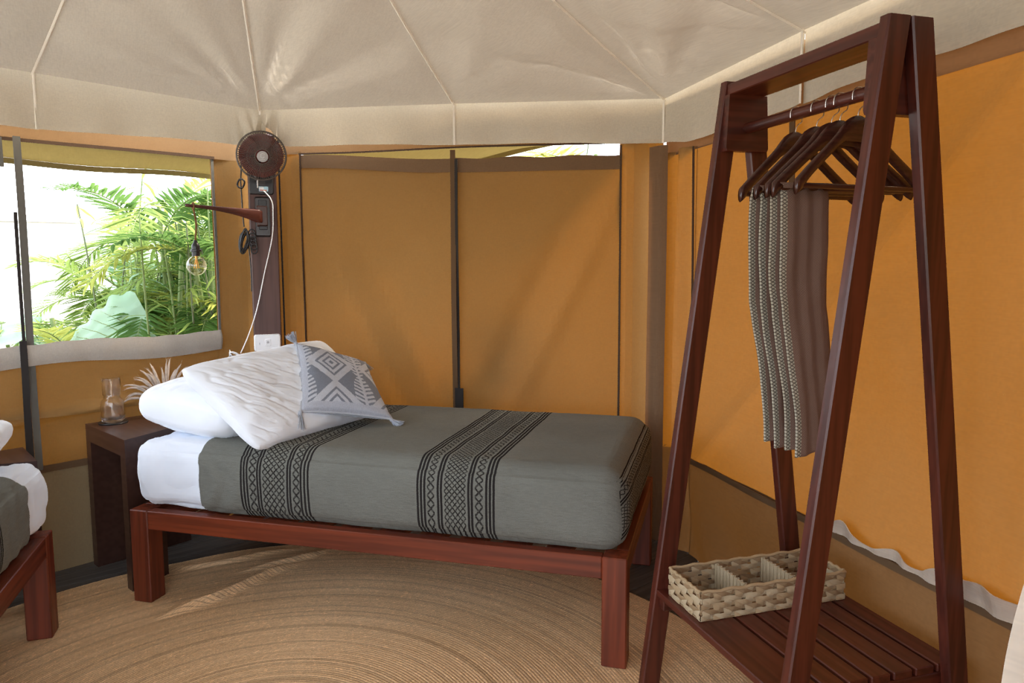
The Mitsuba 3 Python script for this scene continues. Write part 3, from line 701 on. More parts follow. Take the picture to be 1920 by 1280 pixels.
# fan
FC = np.array([-1.196, 3.630, 1.876]); FN = N([.46, -.94, -.26]); FU = N(np.array([0, 0, 1.]) - FN * FN[2]); FRt = np.cross(FN, FU) * -1
fan = frame(FC, FRt, FU, FN)
thing('fan', 'small round clip fan with a brown wire cage at the top of the post', 'fan')
R1 = .114
def ringm(r, z, t, n=64):
    a = np.linspace(0, 2 * np.pi, n + 1)
    return tube(fan(np.stack([r * np.cos(a), r * np.sin(a), np.full_like(a, z)], 1)), t, 8, False)
part('fan', 'rim', ringm(R1, 0, .0042), 'fan_cage', True)
ms = [ringm(.034, .030, .0016, 32), ringm(R1 * .99, .006, .0018), ringm(.07, .024, .0011, 48)]
for k in range(72):
    a = 2 * np.pi * k / 72
    pr = [(.033, .030), (.065, .027), (.092, .018), (.108, .006), (R1, 0)]
    tw = np.array([0, .04, .09, .12, .13])
    ms.append(tube(fan([(r * math.cos(a + t), r * math.sin(a + t), z) for (r, z), t in zip(pr, tw)]), .0012, 4))
part('fan', 'front_cage', cat(ms), 'fan_cage', True)
ms = [ringm(R1 * .99, -.004, .0022), ringm(.045, -.062, .002, 32)]
for k in range(60):
    a = 2 * np.pi * k / 60
    pr = [(R1, -.002), (.112, -.03), (.095, -.052), (.045, -.062)]
    ms.append(tube(fan([(r * math.cos(a), r * math.sin(a), z) for r, z in pr]), .0013, 4))
part('fan', 'rear_cage', cat(ms), 'fan_cage', True)
for k in range(5):
    a0 = 2 * np.pi * k / 5; rs = np.linspace(.022, .103, 9); v = []
    for r in rs:
        half = (.44 + .26 * math.sin((r - .022) / .081 * math.pi * .75))
        for t in np.linspace(-1, 1, 9):
            v.append((r * math.cos(a0 + half * t + r * 3), r * math.sin(a0 + half * t + r * 3), -.008 - .016 * t * (1 - .4 * r / .1) - .003 * t * t))
    part('fan', 'blade', solidify(fan(v), grid_faces(9, 9), .0022), 'fan_blade', True)
part('fan', 'hub', lathe([(0, -.03), (.024, -.03), (.026, -.01), (.022, .006), (0, .010)], 32, FC, FN), 'fan_blade', 40)
part('fan', 'motor', lathe([(0, -.105), (.030, -.103), (.040, -.09), (.043, -.062), (.042, -.045), (.02, -.04), (0, -.04)], 32, FC, FN), 'dark_plastic', 40)
badge = part('fan', 'badge', lathe([(0, .026), (.025, .026), (.0262, .029), (.0255, .0325), (.022, .0335), (0, .0345)], 40, FC, FN), 'gray_plastic', 40, label='grey round badge')
a = np.linspace(.5, 6.0, 26)
swirl = [(.0105 * math.cos(t) * (1 - .03 * t), .0035 + .0105 * math.sin(t) * (1 - .03 * t), .0355) for t in a]
bar_ = [(-.0075, .0035, .0357), (.009, .0035, .0357)]
M('badge_light', P((.72, .73, .75), .4, .5))
part(badge, 'emblem', cat([tube(fan(swirl), .0011, 6), tube(fan(bar_), .0011, 6), tube(fan([(-.012, -.014, .0352), (.012, -.014, .0352)]), .0009, 6)]), 'badge_light', True)
part('fan', 'bracket', tube(spline([FC - FN * .085, FC - FN * .08 + np.array([-.01, .0, -.055]), onpost(-.028, 1.795, .035), onpost(-.028, 1.77, .020)], 16), .011, 10), 'dark_plastic', True)
part('fan', 'pull_rod', tube([onpost(-.026, 1.795, .030), onpost(-.024, 1.735, .030)], .0032, 8), 'gray_plastic', True)

# outlet boxes
def rrect(w, h, r): return sg.box(-w / 2 + r, -h / 2 + r, w / 2 - r, h / 2 - r).buffer(r, 8)
def plate(w, h, r, t, frm, x, z, y=0, bev=.0):
    m = trimesh.creation.extrude_polygon(rrect(w, h, r), t, engine='earcut'); v = m.vertices
    if bev:
        top = v[:, 2] > t * .9; v[top, :2] *= 1 - 2 * bev / min(w, h)
    m.vertices = frm(np.stack([x + v[:, 0], FY + y + v[:, 2], z + v[:, 1]], 1)); 
    return (m.vertices, m.faces[:, ::-1])
def fixw(m):
    return rightway(np.asarray(m[0]), np.asarray(m[1]))
thing('outlet_box', 'black square outlet box on the post right under the fan', 'outlet')
part('outlet_box', 'cover', fixw(plate(.118, .095, .012, .016, post, -.006, 1.752, 0, .004)), 'black_plastic', 30)
part('outlet_box', 'socket', fixw(plate(.038, .030, .004, .006, post, -.006, 1.765, .016)), 'dark_plastic', 30)
st = part('outlet_box', 'sticker', fixw(plate(.044, .024, .001, .001, post, .004, 1.732, .016)), 'label_blue', label='pale blue sticker')
part(st, 'stripe', fixw(plate(.034, .005, .001, .0006, post, .002, 1.725, .017)), 'label_red')
part(st, 'white_field', fixw(plate(.022, .012, .001, .0006, post, -.006, 1.735, .017)), 'white_plastic')
thing('junction_box', 'dark narrow switch box on the post behind the wooden lamp bracket', 'switch')
part('junction_box', 'cover', fixw(plate(.072, .20, .008, .014, post, -.004, 1.595, 0, .003)), 'dark_plastic', 30)
for z in (1.660, 1.548):
    part('junction_box', 'switch', fixw(plate(.040, .036, .004, .006, post, -.004, z, .014, .002)), 'black_plastic', 30)

# lamp bracket, flex and bulb
thing('lamp_bracket', 'tapered dark wooden arm on the post that carries the bulb', 'bracket')
tipP = np.array([-1.530, 3.530, 1.637]); rootP = onpost(-.012, 1.613, .026)
ax = N(tipP - rootP); La = np.linalg.norm(tipP - rootP); sd = N(np.cross(ax, [0, 0, 1.])); n = 18; rows = []
for t in np.linspace(0, 1, n):
    hh = .042 * (1 - t) ** 3 + .0115 + .010 * (1 - t); ww = .020 - .009 * t; c = rootP + ax * La * t
    dz = -.020 * (1 - t) ** 3
    for q in np.linspace(0, 2 * np.pi, 12, endpoint=False):
        sq = lambda x: math.copysign(abs(x) ** .6, x)
        rows.append(c + sd * ww * sq(math.cos(q)) + np.array([0, 0, hh * sq(math.sin(q)) * .6 + dz]))
rows = np.array(rows); fs = []
for i in range(n - 1):
    for j in range(12):
        k = (j + 1) % 12; fs += [[i * 12 + j, i * 12 + k, (i + 1) * 12 + k], [i * 12 + j, (i + 1) * 12 + k, (i + 1) * 12 + j]]
c0, c1 = len(rows), len(rows) + 1
rows = np.vstack([rows, rows[:12].mean(0), rows[-12:].mean(0)])
for j in range(12): fs += [[c0, (j + 1) % 12, j], [c1, (n - 1) * 12 + j, (n - 1) * 12 + (j + 1) % 12]]
part('lamp_bracket', 'arm', fixw((rows, np.array(fs))), 'mahogany_cross', True)
part('lamp_bracket', 'mount', fixw(plate(.052, .105, .006, .028, post, -.008, 1.598, .014, .004)), 'dark_wood', 30)
thing('pendant_bulb', 'clear globe light bulb hanging on a brown cord from the wooden arm before the window', 'light bulb')
bp = tipP + N(rootP - tipP) * .035; bx0, by0 = bp[0], bp[1]
part('pendant_bulb', 'cord', tube(spline([(bx0, by0, 1.648), (bx0 + .004, by0, 1.60), (bx0 + .010, by0, 1.55), (bx0 + .006, by0, 1.50), (bx0 + .003, by0, 1.468)], 20), .0045, 8), 'brown_cord', True)
part('pendant_bulb', 'cord_loop', tube([bp + sd * .0175 * math.cos(q) + np.array([0, 0, .0155 * math.sin(q) - .001]) for q in np.linspace(0, 2 * np.pi, 20)], .0042, 8), 'brown_cord', True)
bx1, by1 = bx0 + .003, by0
part('pendant_bulb', 'socket', lathe([(0, 1.474), (.008, 1.474), (.010, 1.462), (.016, 1.455), (.019, 1.445), (.019, 1.432), (.025, 1.430), (.025, 1.420), (.019, 1.418), (.018, 1.400), (0, 1.400)][::-1], 28, (bx1, by1, 0)), 'black_plastic', 35)
bz = 1.354
prof = [(.0005, bz - .046)] + [(.046 * math.sin(t), bz - .046 * math.cos(t)) for t in np.linspace(.15, 2.62, 22)] + [(.0175, bz + .046), (.0165, bz + .053)]
part('pendant_bulb', 'glass', lathe(prof, 36, (bx1, by1, 0)), 'bulb_glass', True)
fil = []
for k in range(6):
    t = 2 * np.pi * k / 6
    fil.append(tube([(bx1 + .004 * math.cos(t), by1 + .004 * math.sin(t), bz + .030), (bx1 + .013 * math.cos(t), by1 + .013 * math.sin(t), bz - .012), (bx1 + .013 * math.cos(t + 1), by1 + .013 * math.sin(t + 1), bz - .012), (bx1 + .004 * math.cos(t + 1), by1 + .004 * math.sin(t + 1), bz + .022)], .0009, 5))
fil.append(lathe([(0, bz - .002), (.003, bz - .002), (.004, bz + .03), (.007, bz + .05), (0, bz + .05)], 14, (bx1, by1, 0)))
part('pendant_bulb', 'filament', cat(fil), 'brass', True)

# cords
cpt = lambda x, z, y=.012: post([(x, FY + y, z)])[0]
blk = [cpt(-.098, 1.86), cpt(-.099, 1.80), cpt(-.101, 1.775), cpt(-.100, 1.70), cpt(-.098, 1.60), cpt(-.094, 1.545)]
thing('black_cord', 'thin black fan cord hanging left of the post in a coiled bundle', 'cord')
part('black_cord', 'cord', tube(spline(blk, 40), .0032, 8), 'black_plastic', True)
kn = [cpt(-.101 + .016 * math.cos(t) * (1 + .2 * math.sin(2 * t)), 1.755 + .022 * math.sin(t), .014 + .006 * math.sin(2 * t)) for t in np.linspace(0, 4 * np.pi, 40)]
part('black_cord', 'knot', tube(kn, .0042, 8), 'black_plastic', True)
ms = []
for k in range(9):
    rng = np.random.default_rng(k)
    cx_, cz_ = -.096 + rng.uniform(-.006, .006), 1.470 + rng.uniform(-.008, .008)
    rx, rz, til = rng.uniform(.012, .022), rng.uniform(.045, .062), rng.uniform(.15, .5)
    ms.append(tube([cpt(cx_ + rx * math.cos(t) * math.cos(til) + rz * math.sin(t) * math.sin(til) * .5, cz_ + rz * math.sin(t) * math.cos(til), .010 + .0022 * k) for t in np.linspace(0, 2 * np.pi, 28)], .0034, 7))
part('black_cord', 'coil', cat(ms), 'black_plastic', True)
ms = []
for k in range(5):
    ms.append(tube([cpt(-.060 + .016 * math.cos(t) + .002 * k, 1.508 - .018 * k + .024 * math.sin(t), .014 + .003 * k) for t in np.linspace(0, 2 * np.pi, 22)], .0030, 7))
part('black_cord', 'coil', cat(ms), 'black_plastic', True)
part('black_cord', 'loose_end', tube(spline([cpt(-.078, 1.46), cpt(-.072, 1.38), cpt(-.070, 1.30), cpt(-.071, 1.225)], 20), .0028, 7), 'black_plastic', True)
thing('white_cable', 'white charging cable running down across the post to a loose bundle', 'cable')
wp = [cpt(.004, 1.722, .022), cpt(.020, 1.705, .030), cpt(.040, 1.672, .036), cpt(.044, 1.62, .034), cpt(.040, 1.52, .024), cpt(.020, 1.42, .014), cpt(-.010, 1.30, .010), cpt(-.045, 1.15, .012), cpt(-.088, 1.02, .014), cpt(-.135, .915, .016)]
part('white_cable', 'lead', tube(spline(wp, 70), .0030, 8), 'white_plastic', True)
ms = []
for k in range(5):
    rng = np.random.default_rng(40 + k)
    ms.append(tube(spline([cpt(-.185, .935 - .006 * k, .02), cpt(-.160 + .004 * k, .915, .03 + .004 * k), cpt(-.120, .888 - .004 * k, .03), cpt(-.135, .872, .036), cpt(-.172, .900 - .006 * k, .03), cpt(-.188, .925 - .006 * k, .022)], 30), .0026, 6))
part('white_cable', 'bundle', cat(ms), 'white_plastic', True)
part('white_cable', 'plug', fixw(plate(.020, .045, .004, .020, post, -.178, .885, .012)), 'black_plastic', 30, label='black plug')

# white switch plates on the post
thing('switch_plate', 'white rounded outlet plate with one socket on the post above the pillow', 'switch')
part('switch_plate', 'cover', fixw(plate(.130, .086, .012, .011, post, -.004, .963, 0, .003)), 'white_plastic', 30)
part('switch_plate', 'socket', fixw(plate(.026, .036, .003, .003, post, -.002, .964, .011, .001)), 'white_plastic', 30)
part('switch_plate', 'dial', fixw(plate(.012, .012, .0058, .003, post, -.002, .966, .014)), 'gray_plastic', 30)
part('switch_plate', 'screw', fixw(plate(.003, .012, .001, .001, post, -.042, .958, .011)), 'gray_plastic')
thing('wall_box', 'white box on the post just below the outlet plate, half behind the pillow', 'switch')
part('wall_box', 'cover', fixw(plate(.122, .09, .006, .020, post, .000, .870, 0, .003)), 'white_plastic', 30)

# ------------------------------------------------------------------ straps on the walls
def wallstrap(key, fr, s, z0, z1, w, label, mat='strap', seed=0, y=.03, lean=0):
    thing(key, label, 'strap')
    f_ = lambda S, Z: y + .006 * np.sin(Z * 5 + seed)
    v, f = sheet(fr, s - w / 2, s + w / 2, z0, z1, f_, .012)
    part(key, 'webbing', solidify(v, f, .004), mat)
    return key
k = wallstrap('window_strap', WL, 1.100, .47, 1.895, .028, 'grey green canvas strap hanging down the middle of the open window')
v, f = sheet(WL, 1.118, 1.130, .5, 1.58, lambda S, Z: .034 + .005 * np.sin(Z * 4), .01); part(k, 'tie', solidify(v, f, .004), 'strap_dark')
v, f = sheet(WL, 1.120, 1.146, .50, 1.04, lambda S, Z: .042 + .006 * np.sin(Z * 8), .01); part(k, 'tie', solidify(v, f, .005), 'strap_dark')
k = wallstrap('flap_tie', WL, 1.165, 1.765, 1.885, .024, 'short grey tie hanging from the rolled window flap near the left edge of the picture')
k = wallstrap('panel_strap', WB, 1.030, .40, 1.925, .026, 'brown strap running down between the two panels of the back wall', 'strap_brown', 2, .034)
v, f = sheet(WB, 1.040, 1.054, .45, 1.88, lambda S, Z: .030 + .006 * np.sin(Z * 5) , .01); part(k, 'tie', solidify(v, f, .005), 'strap_dark')
v, f = sheet(WB, 1.028, 1.075, .45, .72, lambda S, Z: .040 + .008 * np.sin(S * 60), .008); part(k, 'tie_end', solidify(v, f, .004), 'strap_dark')
# strap on the right wall seen under the rail
wallstrap('panel_strap_001', WR, 1.02, .46, 1.87, .030, 'dark strap on the right wall seen between the hangers', 'strap_brown', 4, .03)

# ------------------------------------------------------------------ clothes rack
RS = .88
RO = np.array([.9174 * RS, 2.3416 * RS, 0]); rack = frame(RO, RQV, RPV)
RL, RT, RW, RAT, RAB0, RHt, RZ = .771 * RS, .0361 * RS, .0709 * RS, .0718 * RS, 0, CAMH + (1.9842 - CAMH) * RS, CAMH + (.1799 - CAMH) * RS
SL = (.3374 - .0718) / 1.9842
def qat(z, o=0): return RAT + SL * (RHt - z) - o
thing('clothes_rack', 'tall dark red wooden clothes rack with splayed legs and a slatted shelf', 'clothes rack')
for side in (-1, 1):
    for pe in (1, -1):
        p0, p1 = pe * RL / 2, pe * (RL / 2 - RT)
        zb = .0 if side < 0 else -.011
        c = .004
        def ringpts(z):
            o, i = side * qat(z), side * (qat(z) - RW)
            lo, hi = min(o, i), max(o, i); a, b = min(p0, p1), max(p0, p1)
            return [(lo + c, a, z), (hi - c, a, z), (hi, a + c, z), (hi, b - c, z), (hi - c, b, z), (lo + c, b, z), (lo, b - c, z), (lo, a + c, z)]
        part('clothes_rack', 'leg', hull(rack(ringpts(zb) + ringpts(RHt))), 'mahogany_upright')
# top board between the legs, blocks for the rail
inn = RL / 2 - RT
part('clothes_rack', 'top_board', boxin(rack, (-RAT + .004, -inn, RHt - .044), (RAT - .004, inn, RHt - .010), .003), 'mahogany_rack')
for pe in (1, -1):
    zt, zb = RHt - .044, RHt - .044 - .168
    a, b = (inn - .026, inn) if pe > 0 else (-inn, -inn + .026)
    pts = [(-.066, a, zt), (.066, a, zt), (.066, b, zt), (-.066, b, zt), (-.074, a, zb + .01), (.074, a, zb + .01), (.074, b, zb + .01), (-.074, b, zb + .01), (-.070, a, zb), (.070, a, zb), (.070, b, zb), (-.070, b, zb)]
    part('clothes_rack', 'rail_block', hull(rack(pts)), 'mahogany_cross')
RAILZ = CAMH + (1.822 - CAMH) * RS
part('clothes_rack', 'hanging_rail', tube(rack([(0, -inn + .02, RAILZ), (0, inn - .02, RAILZ)]), .0165, 20), 'mahogany_rack', 40)
# shelf: cleats, front and back boards, slats
for pe in (1, -1):
    a, b = (inn - .030, inn) if pe > 0 else (-inn, -inn + .030)
    part('clothes_rack', 'cleat', boxin(rack, (-qat(RZ) + .012, a, RZ - .062), (qat(RZ) - .012, b, RZ - .022), .003), 'mahogany_cross')
nsl, w = 7, None
q0, q1 = -qat(RZ), qat(RZ)
edges = np.linspace(q0 + .002, q1 - .002, nsl + 1)
edges = np.r_[q0 + .002, np.linspace(q0 + .135, q1 - .002, 7)]
for k in range(len(edges) - 1):
    full = k in (0, len(edges) - 2)
    m = boxin(rack, (edges[k] + (0 if k == 0 else .005), -inn, RZ - .022), (edges[k + 1] - (.005 if k < len(edges) - 2 else 0), inn, RZ), .003)
    part('clothes_rack', 'shelf_slat', m, 'mahogany_rack')

# hangers
def hanger(p, yaw, q0, label, hw=.205):
    k = thing(free('hanger'), label, 'hanger', 'hangers on the clothes rack')
    c, s = math.cos(yaw), math.sin(yaw)
    X = RQV * c + RPV * s; Y = -RQV * s + RPV * c
    hf = frame(rack([(q0, p, 0)])[0], X, Y)
    top = RAILZ + .0165
    # wire hook: over the rail, an S down to the wood
    pts = [(-.004, 0, top + .0015)]
    arc = [(math.cos(t) * .0215, 0, RAILZ + math.sin(t) * .0195) for t in np.linspace(-.2, 2.9, 14)]
    hook = [(-.0215, 0, RAILZ - .012), *arc[::-1], (.018, 0, RAILZ - .022), (.008, 0, RAILZ - .029), (.0, 0, RAILZ - .040), (0, 0, RAILZ - .066)]
    part(k, 'hook', tube(hf(spline(hook, 46)), .0017, 7), 'steel', True)
    zt = RAILZ - .048
    cl = [(-hw, zt - .162), (-hw * .90, zt - .145), (-hw * .62, zt - .098), (-hw * .36, zt - .052), (-hw * .17, zt - .012), (0, zt)]
    xs = np.array([c_[0] for c_ in cl] + [-c_[0] for c_ in cl[-2::-1]]); zs = np.array([c_[1] for c_ in cl] + [c_[1] for c_ in cl[-2::-1]])
    from scipy.interpolate import PchipInterpolator
    xi = np.linspace(-hw, hw, 41); zi = PchipInterpolator(xs, zs)(xi)
    hh = .0175 + .015 * np.exp(-(xi / .05) ** 2) + .004 * np.exp(-((np.abs(xi) - hw * .92) / .02) ** 2)
    bend = -.022 * (xi / hw) ** 2
    ring = [(math.cos(t), math.sin(t)) for t in np.linspace(0, 2 * np.pi, 12, endpoint=False)]
    v = np.array([[(x, b + .009 * ct, z - h_ + h_ * st_) for ct, st_ in ring] for x, z, h_, b in zip(xi, zi, hh, bend)]).reshape(-1, 3)
    f = []
    for i in range(40):
        for j in range(12):
            kk = (j + 1) % 12; f += [[i * 12 + j, i * 12 + kk, (i + 1) * 12 + kk], [i * 12 + j, (i + 1) * 12 + kk, (i + 1) * 12 + j]]
    n0 = len(v); v = np.vstack([v, v[:12].mean(0), v[-12:].mean(0)])
    for j in range(12): f += [[n0, (j + 1) % 12, j], [n0 + 1, 40 * 12 + j, 40 * 12 + (j + 1) % 12]]
    part(k, 'shoulders', fixw((hf(v), np.array(f))), 'hanger_wood', True)
    zb = zt - .178
    part(k, 'bar', tube(hf([(-hw * .90, -.018, zb), (hw * .90, -.018, zb)]), .0068, 12), 'hanger_wood', True)
    return hf, zb
hang = []
for p, yaw, lb in ((.060 * RS, .10, 'empty dark wooden hanger at the far end of the rail'), (-.038 * RS, .02, 'dark wooden hanger second from the far end of the rail, holding a folded throw'),
                   (-.103 * RS, -.03, 'dark wooden hanger third from the far end of the rail, between the two throws'), (-.138 * RS, -.05, 'dark wooden hanger fourth from the far end of the rail, holding the nearer throw'),
                   (-.210 * RS, .06, 'dark wooden hanger nearest to the front legs of the rack')):
    hang.append(hanger(p, yaw, .0, lb))

# folded throws over the hanger bars
def towelfn(p, n, uv):
    x, y = uv.x, uv.y        # metres across and along
    a = noise(x * 900, y * 900) ; d1 = (x + y) * 160; d2 = (x - y) * 160
    tw = dr.minimum(dr.abs(d1 - dr.floor(d1) - .5), dr.abs(d2 - dr.floor(d2) - .5))
    lat = smoothstep(.22, .08, tw)
    edge = smoothstep(.017, .015, x)
    body = mix((.115, .068, .050), (.165, .105, .080), lat * .6 + .4 * a)
    e1 = (y * 110 + x * 60); e2 = (y * 110 - x * 60)
    br = dr.minimum(dr.abs(e1 - dr.floor(e1) - .5), dr.abs(e2 - dr.floor(e2) - .5))
    braid = mix((.10, .085, .065), (.36, .33, .265), smoothstep(.10, .22, br))
    return mi.Color3f(mix(body, braid, edge))
M('throw_cloth', P(proc(towelfn), .95, .1, sheen=.15))
def throw(hf, zb, x0, x1, zl, label, sway, seed, thick=.010):
    """A throw folded lengthwise and hung over the bar: one half in front, one behind."""
    k = thing(free('throw_blanket'), label, 'blanket', None)
    for li, (off, sh, dz) in enumerate(((.012, 0, 0), (-.012, -.015, .014))):
        n1, n2 = 15, 70
        t, u = np.meshgrid(np.linspace(0, 1, n1), np.linspace(0, 1, n2), indexing='ij')
        Z = zb + .008 - u * (zb - zl - dz)
        drop = u
        xx = x0 + sh + (x1 - x0) * t + sway * ss(.25, 1.0, u) * (1 - .35 * t) + .0012 * np.sin(u * 19 + li + seed)
        lift = (.06 * t ** 2 + .0 * t) * ss(.9, 1.0, u)
        yb = -.018 - off * ss(-.02, .05, u) * 1.0 - .016 * np.sign(off) * ss(.1, .9, u) * 0
        yb = yb + .0015 * np.sin(t * 8 + u * 13 + li) * ss(.05, .3, u) + .0025 * np.sin(u * 31 + 3 * t + seed) * np.exp(-((u - .44) / .05) ** 2)
        sgn = 1
        v = hf(np.stack([xx, yb + .003 * np.sin(t * 21), Z + lift], -1).reshape(-1, 3))
        uv = np.stack([t * (x1 - x0), u * (zb - zl)], -1).reshape(-1, 2)
        f = grid_faces(n1, n2)
        nrm = np.cross(v[f[0, 1]] - v[f[0, 0]], v[f[0, 2]] - v[f[0, 0]])
        if nrm @ (np.array([0, 0, CAMH]) - v[0]) < 0: f = f[:, ::-1]
        sv, sf = solidify(v, f, .006)
        part(k, 'layer', (sv, sf), 'throw_cloth', True, uv=np.vstack([uv, uv]))
    # the fold over the bar
    a = np.linspace(-.4, math.pi + .4, 12); rows = []
    for xq in np.linspace(x0 - .006, x1, 8):
        rows.append([(xq, -.018 + .024 * math.cos(q), zb + .004 + .012 * math.sin(q)) for q in a])
    rows = np.array(rows); v = hf(rows.reshape(-1, 3)); f = grid_faces(8, 12)
    uv = np.stack(np.meshgrid(np.linspace(0.02, x1 - x0, 8), np.linspace(0, .06, 12), indexing='ij'), -1).reshape(-1, 2)
    m = trimesh.Trimesh(v, f, process=False)
    if m.face_normals[len(f) // 2 // 8 * 4 + 10][2] < 0: f = f[:, ::-1]
    sv, sf = solidify(v, f, .003)
    part(k, 'fold', (sv, sf), 'throw_cloth', True, uv=np.vstack([uv, uv]))
ZL = CAMH + (.735 - CAMH) * RS + .036
throw(*hang[1], -.189, -.065, ZL + .004, 'brown folded throw with braided pale edges, the farther of the two on the rack', .066, 1)
throw(*hang[3], -.180, -.045, ZL - .002, 'brown folded throw with braided pale edges, the nearer of the two on the rack', .066, 4)

# ------------------------------------------------------------------ basket on the shelf
bcen = rack([(-.004, .19 * RS + .0, RZ)])[0]
baf = frame(bcen, RQV, RPV)
BLx, BWy, BHz = .285 * RS, .105 * RS, .100 * RS
thing('basket', 'woven pale basket with three compartments on the shelf of the rack', 'basket')
M('wicker_a', P((.34, .245, .14), .7, .3)); M('wicker_b', P((.24, .16, .085), .7, .3)); M('wicker_c', P((.38, .30, .19), .7, .3))
def strip(p0, p1, up, nrm, w, phase, nper, amp=.0032, th=.0016):
    """A flat woven strip from p0 to p1 that goes in and out nper times."""
    n = max(6, nper * 6 + 1); t = np.linspace(0, 1, n)[:, None]
    c = p0 + (p1 - p0) * t + nrm * (amp * np.sin(np.pi * (t * nper + phase)))
    v = np.vstack([c - up * w / 2, c + nrm * .0009, c + up * w / 2]); f = grid_faces(3, n)
    fn = np.cross(v[f[0, 1]] - v[f[0, 0]], v[f[0, 2]] - v[f[0, 0]])
    if fn @ nrm < 0: f = f[:, ::-1]
    return solidify(v, f, th)
def woven(a, b, nrm, rows, cols, lean=0.0, tag='weaver'):
    """One wall between the floor points a and b: horizontal weavers through upright stakes."""
    a, b = baf(a)[0], baf(b)[0]; nrm = N(baf(nrm)[0] - baf((0, 0, 0))[0]); L = np.linalg.norm(b - a); rh = (BHz - .004) / rows
    Z = np.array([0, 0, 1.])
    for r in range(rows):
        z = .002 + rh * (r + .5); o = nrm * lean * z
        part('basket', tag, strip(a + Z * z + o, b + Z * z + o, Z, nrm, rh * .94, (r % 2) + .5, cols), ('wicker_a', 'wicker_b', 'wicker_c')[(r * 2 + cols) % 3], True)
    for c in range(cols):
        q = a + (b - a) * ((c + .5) / cols)
        part('basket', 'stake', strip(q + Z * .002, q + Z * (BHz - .002) + nrm * lean * BHz, N(b - a), nrm, L / cols * .72, (c % 2) + 1.5, rows, .0030), ('wicker_c', 'wicker_a')[c % 2], True)
x, y = BLx, BWy
woven((-x, -y, 0), (x, -y, 0), (0, -1, 0), 5, 14)
woven((-x, y, 0), (x, y, 0), (0, 1, 0), 5, 14)
woven((-x, -y, 0), (-x, y, 0), (-1, 0, 0), 5, 5)
woven((x, -y, 0), (x, y, 0), (1, 0, 0), 5, 5)
for d in (-.34, .34):
    part('basket', 'divider', boxin(baf, (x * d - .003, -y + .004, .004), (x * d + .003, y - .004, BHz * .93), .0015), 'wicker_c')
    for k in range(10):
        yy = -y + .008 + (2 * y - .016) * k / 9
        part('basket', 'divider_wrap', tube(baf([(x * d - .0045, yy, .006), (x * d - .0045, yy + .003, BHz * .95), (x * d + .0045, yy + .003, BHz * .95), (x * d + .0045, yy, .006)]), .0032, 5), 'wicker_c', True)
part('basket', 'base', boxin(baf, (-x, -y, 0.0), (x, y, .004), .001), 'wicker_b')
def rimpath():
    c = [(-x, -y), (x, -y), (x, y), (-x, y), (-x, -y)]; out = []
    for (ax_, ay_), (bx_, by_) in zip(c, c[1:]):
        for t in np.linspace(0, 1, 24, endpoint=False): out.append((ax_ + (bx_ - ax_) * t, ay_ + (by_ - ay_) * t, BHz + .0025 * math.sin(t * 40)))
    return out + [out[0]]
part('basket', 'rim', tube(baf(rimpath()), .0052, 7, False), 'wicker_a', True)

# ------------------------------------------------------------------ door curtain beside the camera
def dcurt(S, Z): return .02 * np.sin(S * 60 + Z * 2) * ss(0, .1, S + .05)
cfm = frame((.545, .43, 0), N([.05, .99, 0]), N([-.99, .05, 0]))
put('door_curtain', mikit.ply(solidify(*sheet(cfm, 0, .20, .02, 2.05, lambda S, Z: .016 * np.sin(S * 62) + .118 * ss(1.50, .95, Z), .01), .003), 'canvas_pale', True), 'pale canvas door curtain gathered at the right edge of the picture', 'curtain')

# ------------------------------------------------------------------ outside
def leafmat(key, c1, c2):
    def fn(p, n, uv): return mix(c1, c2, fbm(p.x * 6, p.y * 6, p.z * 6, 2))
    M(key, {'type': 'principledthin', 'base_color': proc(fn), 'diff_trans': .9, 'roughness': .45, 'spec_trans': 0.0, 'eta': 1.3})
leafmat('leaf_green', (.20, .30, .07), (.36, .46, .15))
leafmat('leaf_yellow', (.38, .44, .09), (.60, .60, .18))
leafmat('leaf_deep', (.07, .15, .04), (.15, .26, .07))
leafmat('leaf_pale', (.42, .62, .45), (.58, .74, .60))
M('cane', P((.20, .26, .10), .6, .3))
M('cane_dark', P((.13, .15, .08), .6, .3))
def frond_mesh(base, d0, L, droop, nl, lw, ll, rng, up=np.array([0, 0, 1.])):
    """A pinnate palm frond: leaflets in two rows along a drooping midrib."""
    d0 = N(d0); side = N(np.cross(d0, up)); m = 14; pts = [np.array(base, float)]; d = d0.copy()
    for i in range(m):
        d = N(d + np.array([0, 0, -droop / m * (1 + i / m)])); pts.append(pts[-1] + d * L / m)
    pts = np.array(pts); rib = tube(pts, np.linspace(.006, .0015, m + 1), 5)
    ms = []
    for i in range(nl):
        t = .16 + .82 * i / nl; q = t * m; i0 = min(int(q), m - 1); p = pts[i0] + (pts[i0 + 1] - pts[i0]) * (q - i0); tg = N(pts[i0 + 1] - pts[i0])
        nrm = N(np.cross(side, tg)); nrm = nrm if nrm[2] > 0 else -nrm
        for s in (-1, 1):
            l = ll * (math.sin(math.pi * (.12 + .80 * t)) * .85 + .15) * rng.uniform(.85, 1.1)
            o = N(side * s * rng.uniform(.75, 1.0) + tg * rng.uniform(.55, .85) + nrm * rng.uniform(.05, .35))
            w = N(np.cross(o, nrm)); nn = np.cross(w, o); a = []
            for tt, ww in ((0, .25), (.3, 1), (.65, .8), (1, .02)):
                c = p + o * l * tt + np.array([0, 0, -1]) * (tt ** 2) * l * rng.uniform(.10, .25)
                a += [c - w * lw * ww / 2, c + nn * lw * .12 * ww, c + w * lw * ww / 2]
            ms.append((np.array(a), grid_faces(4, 3)))
    return rib, cat(ms)
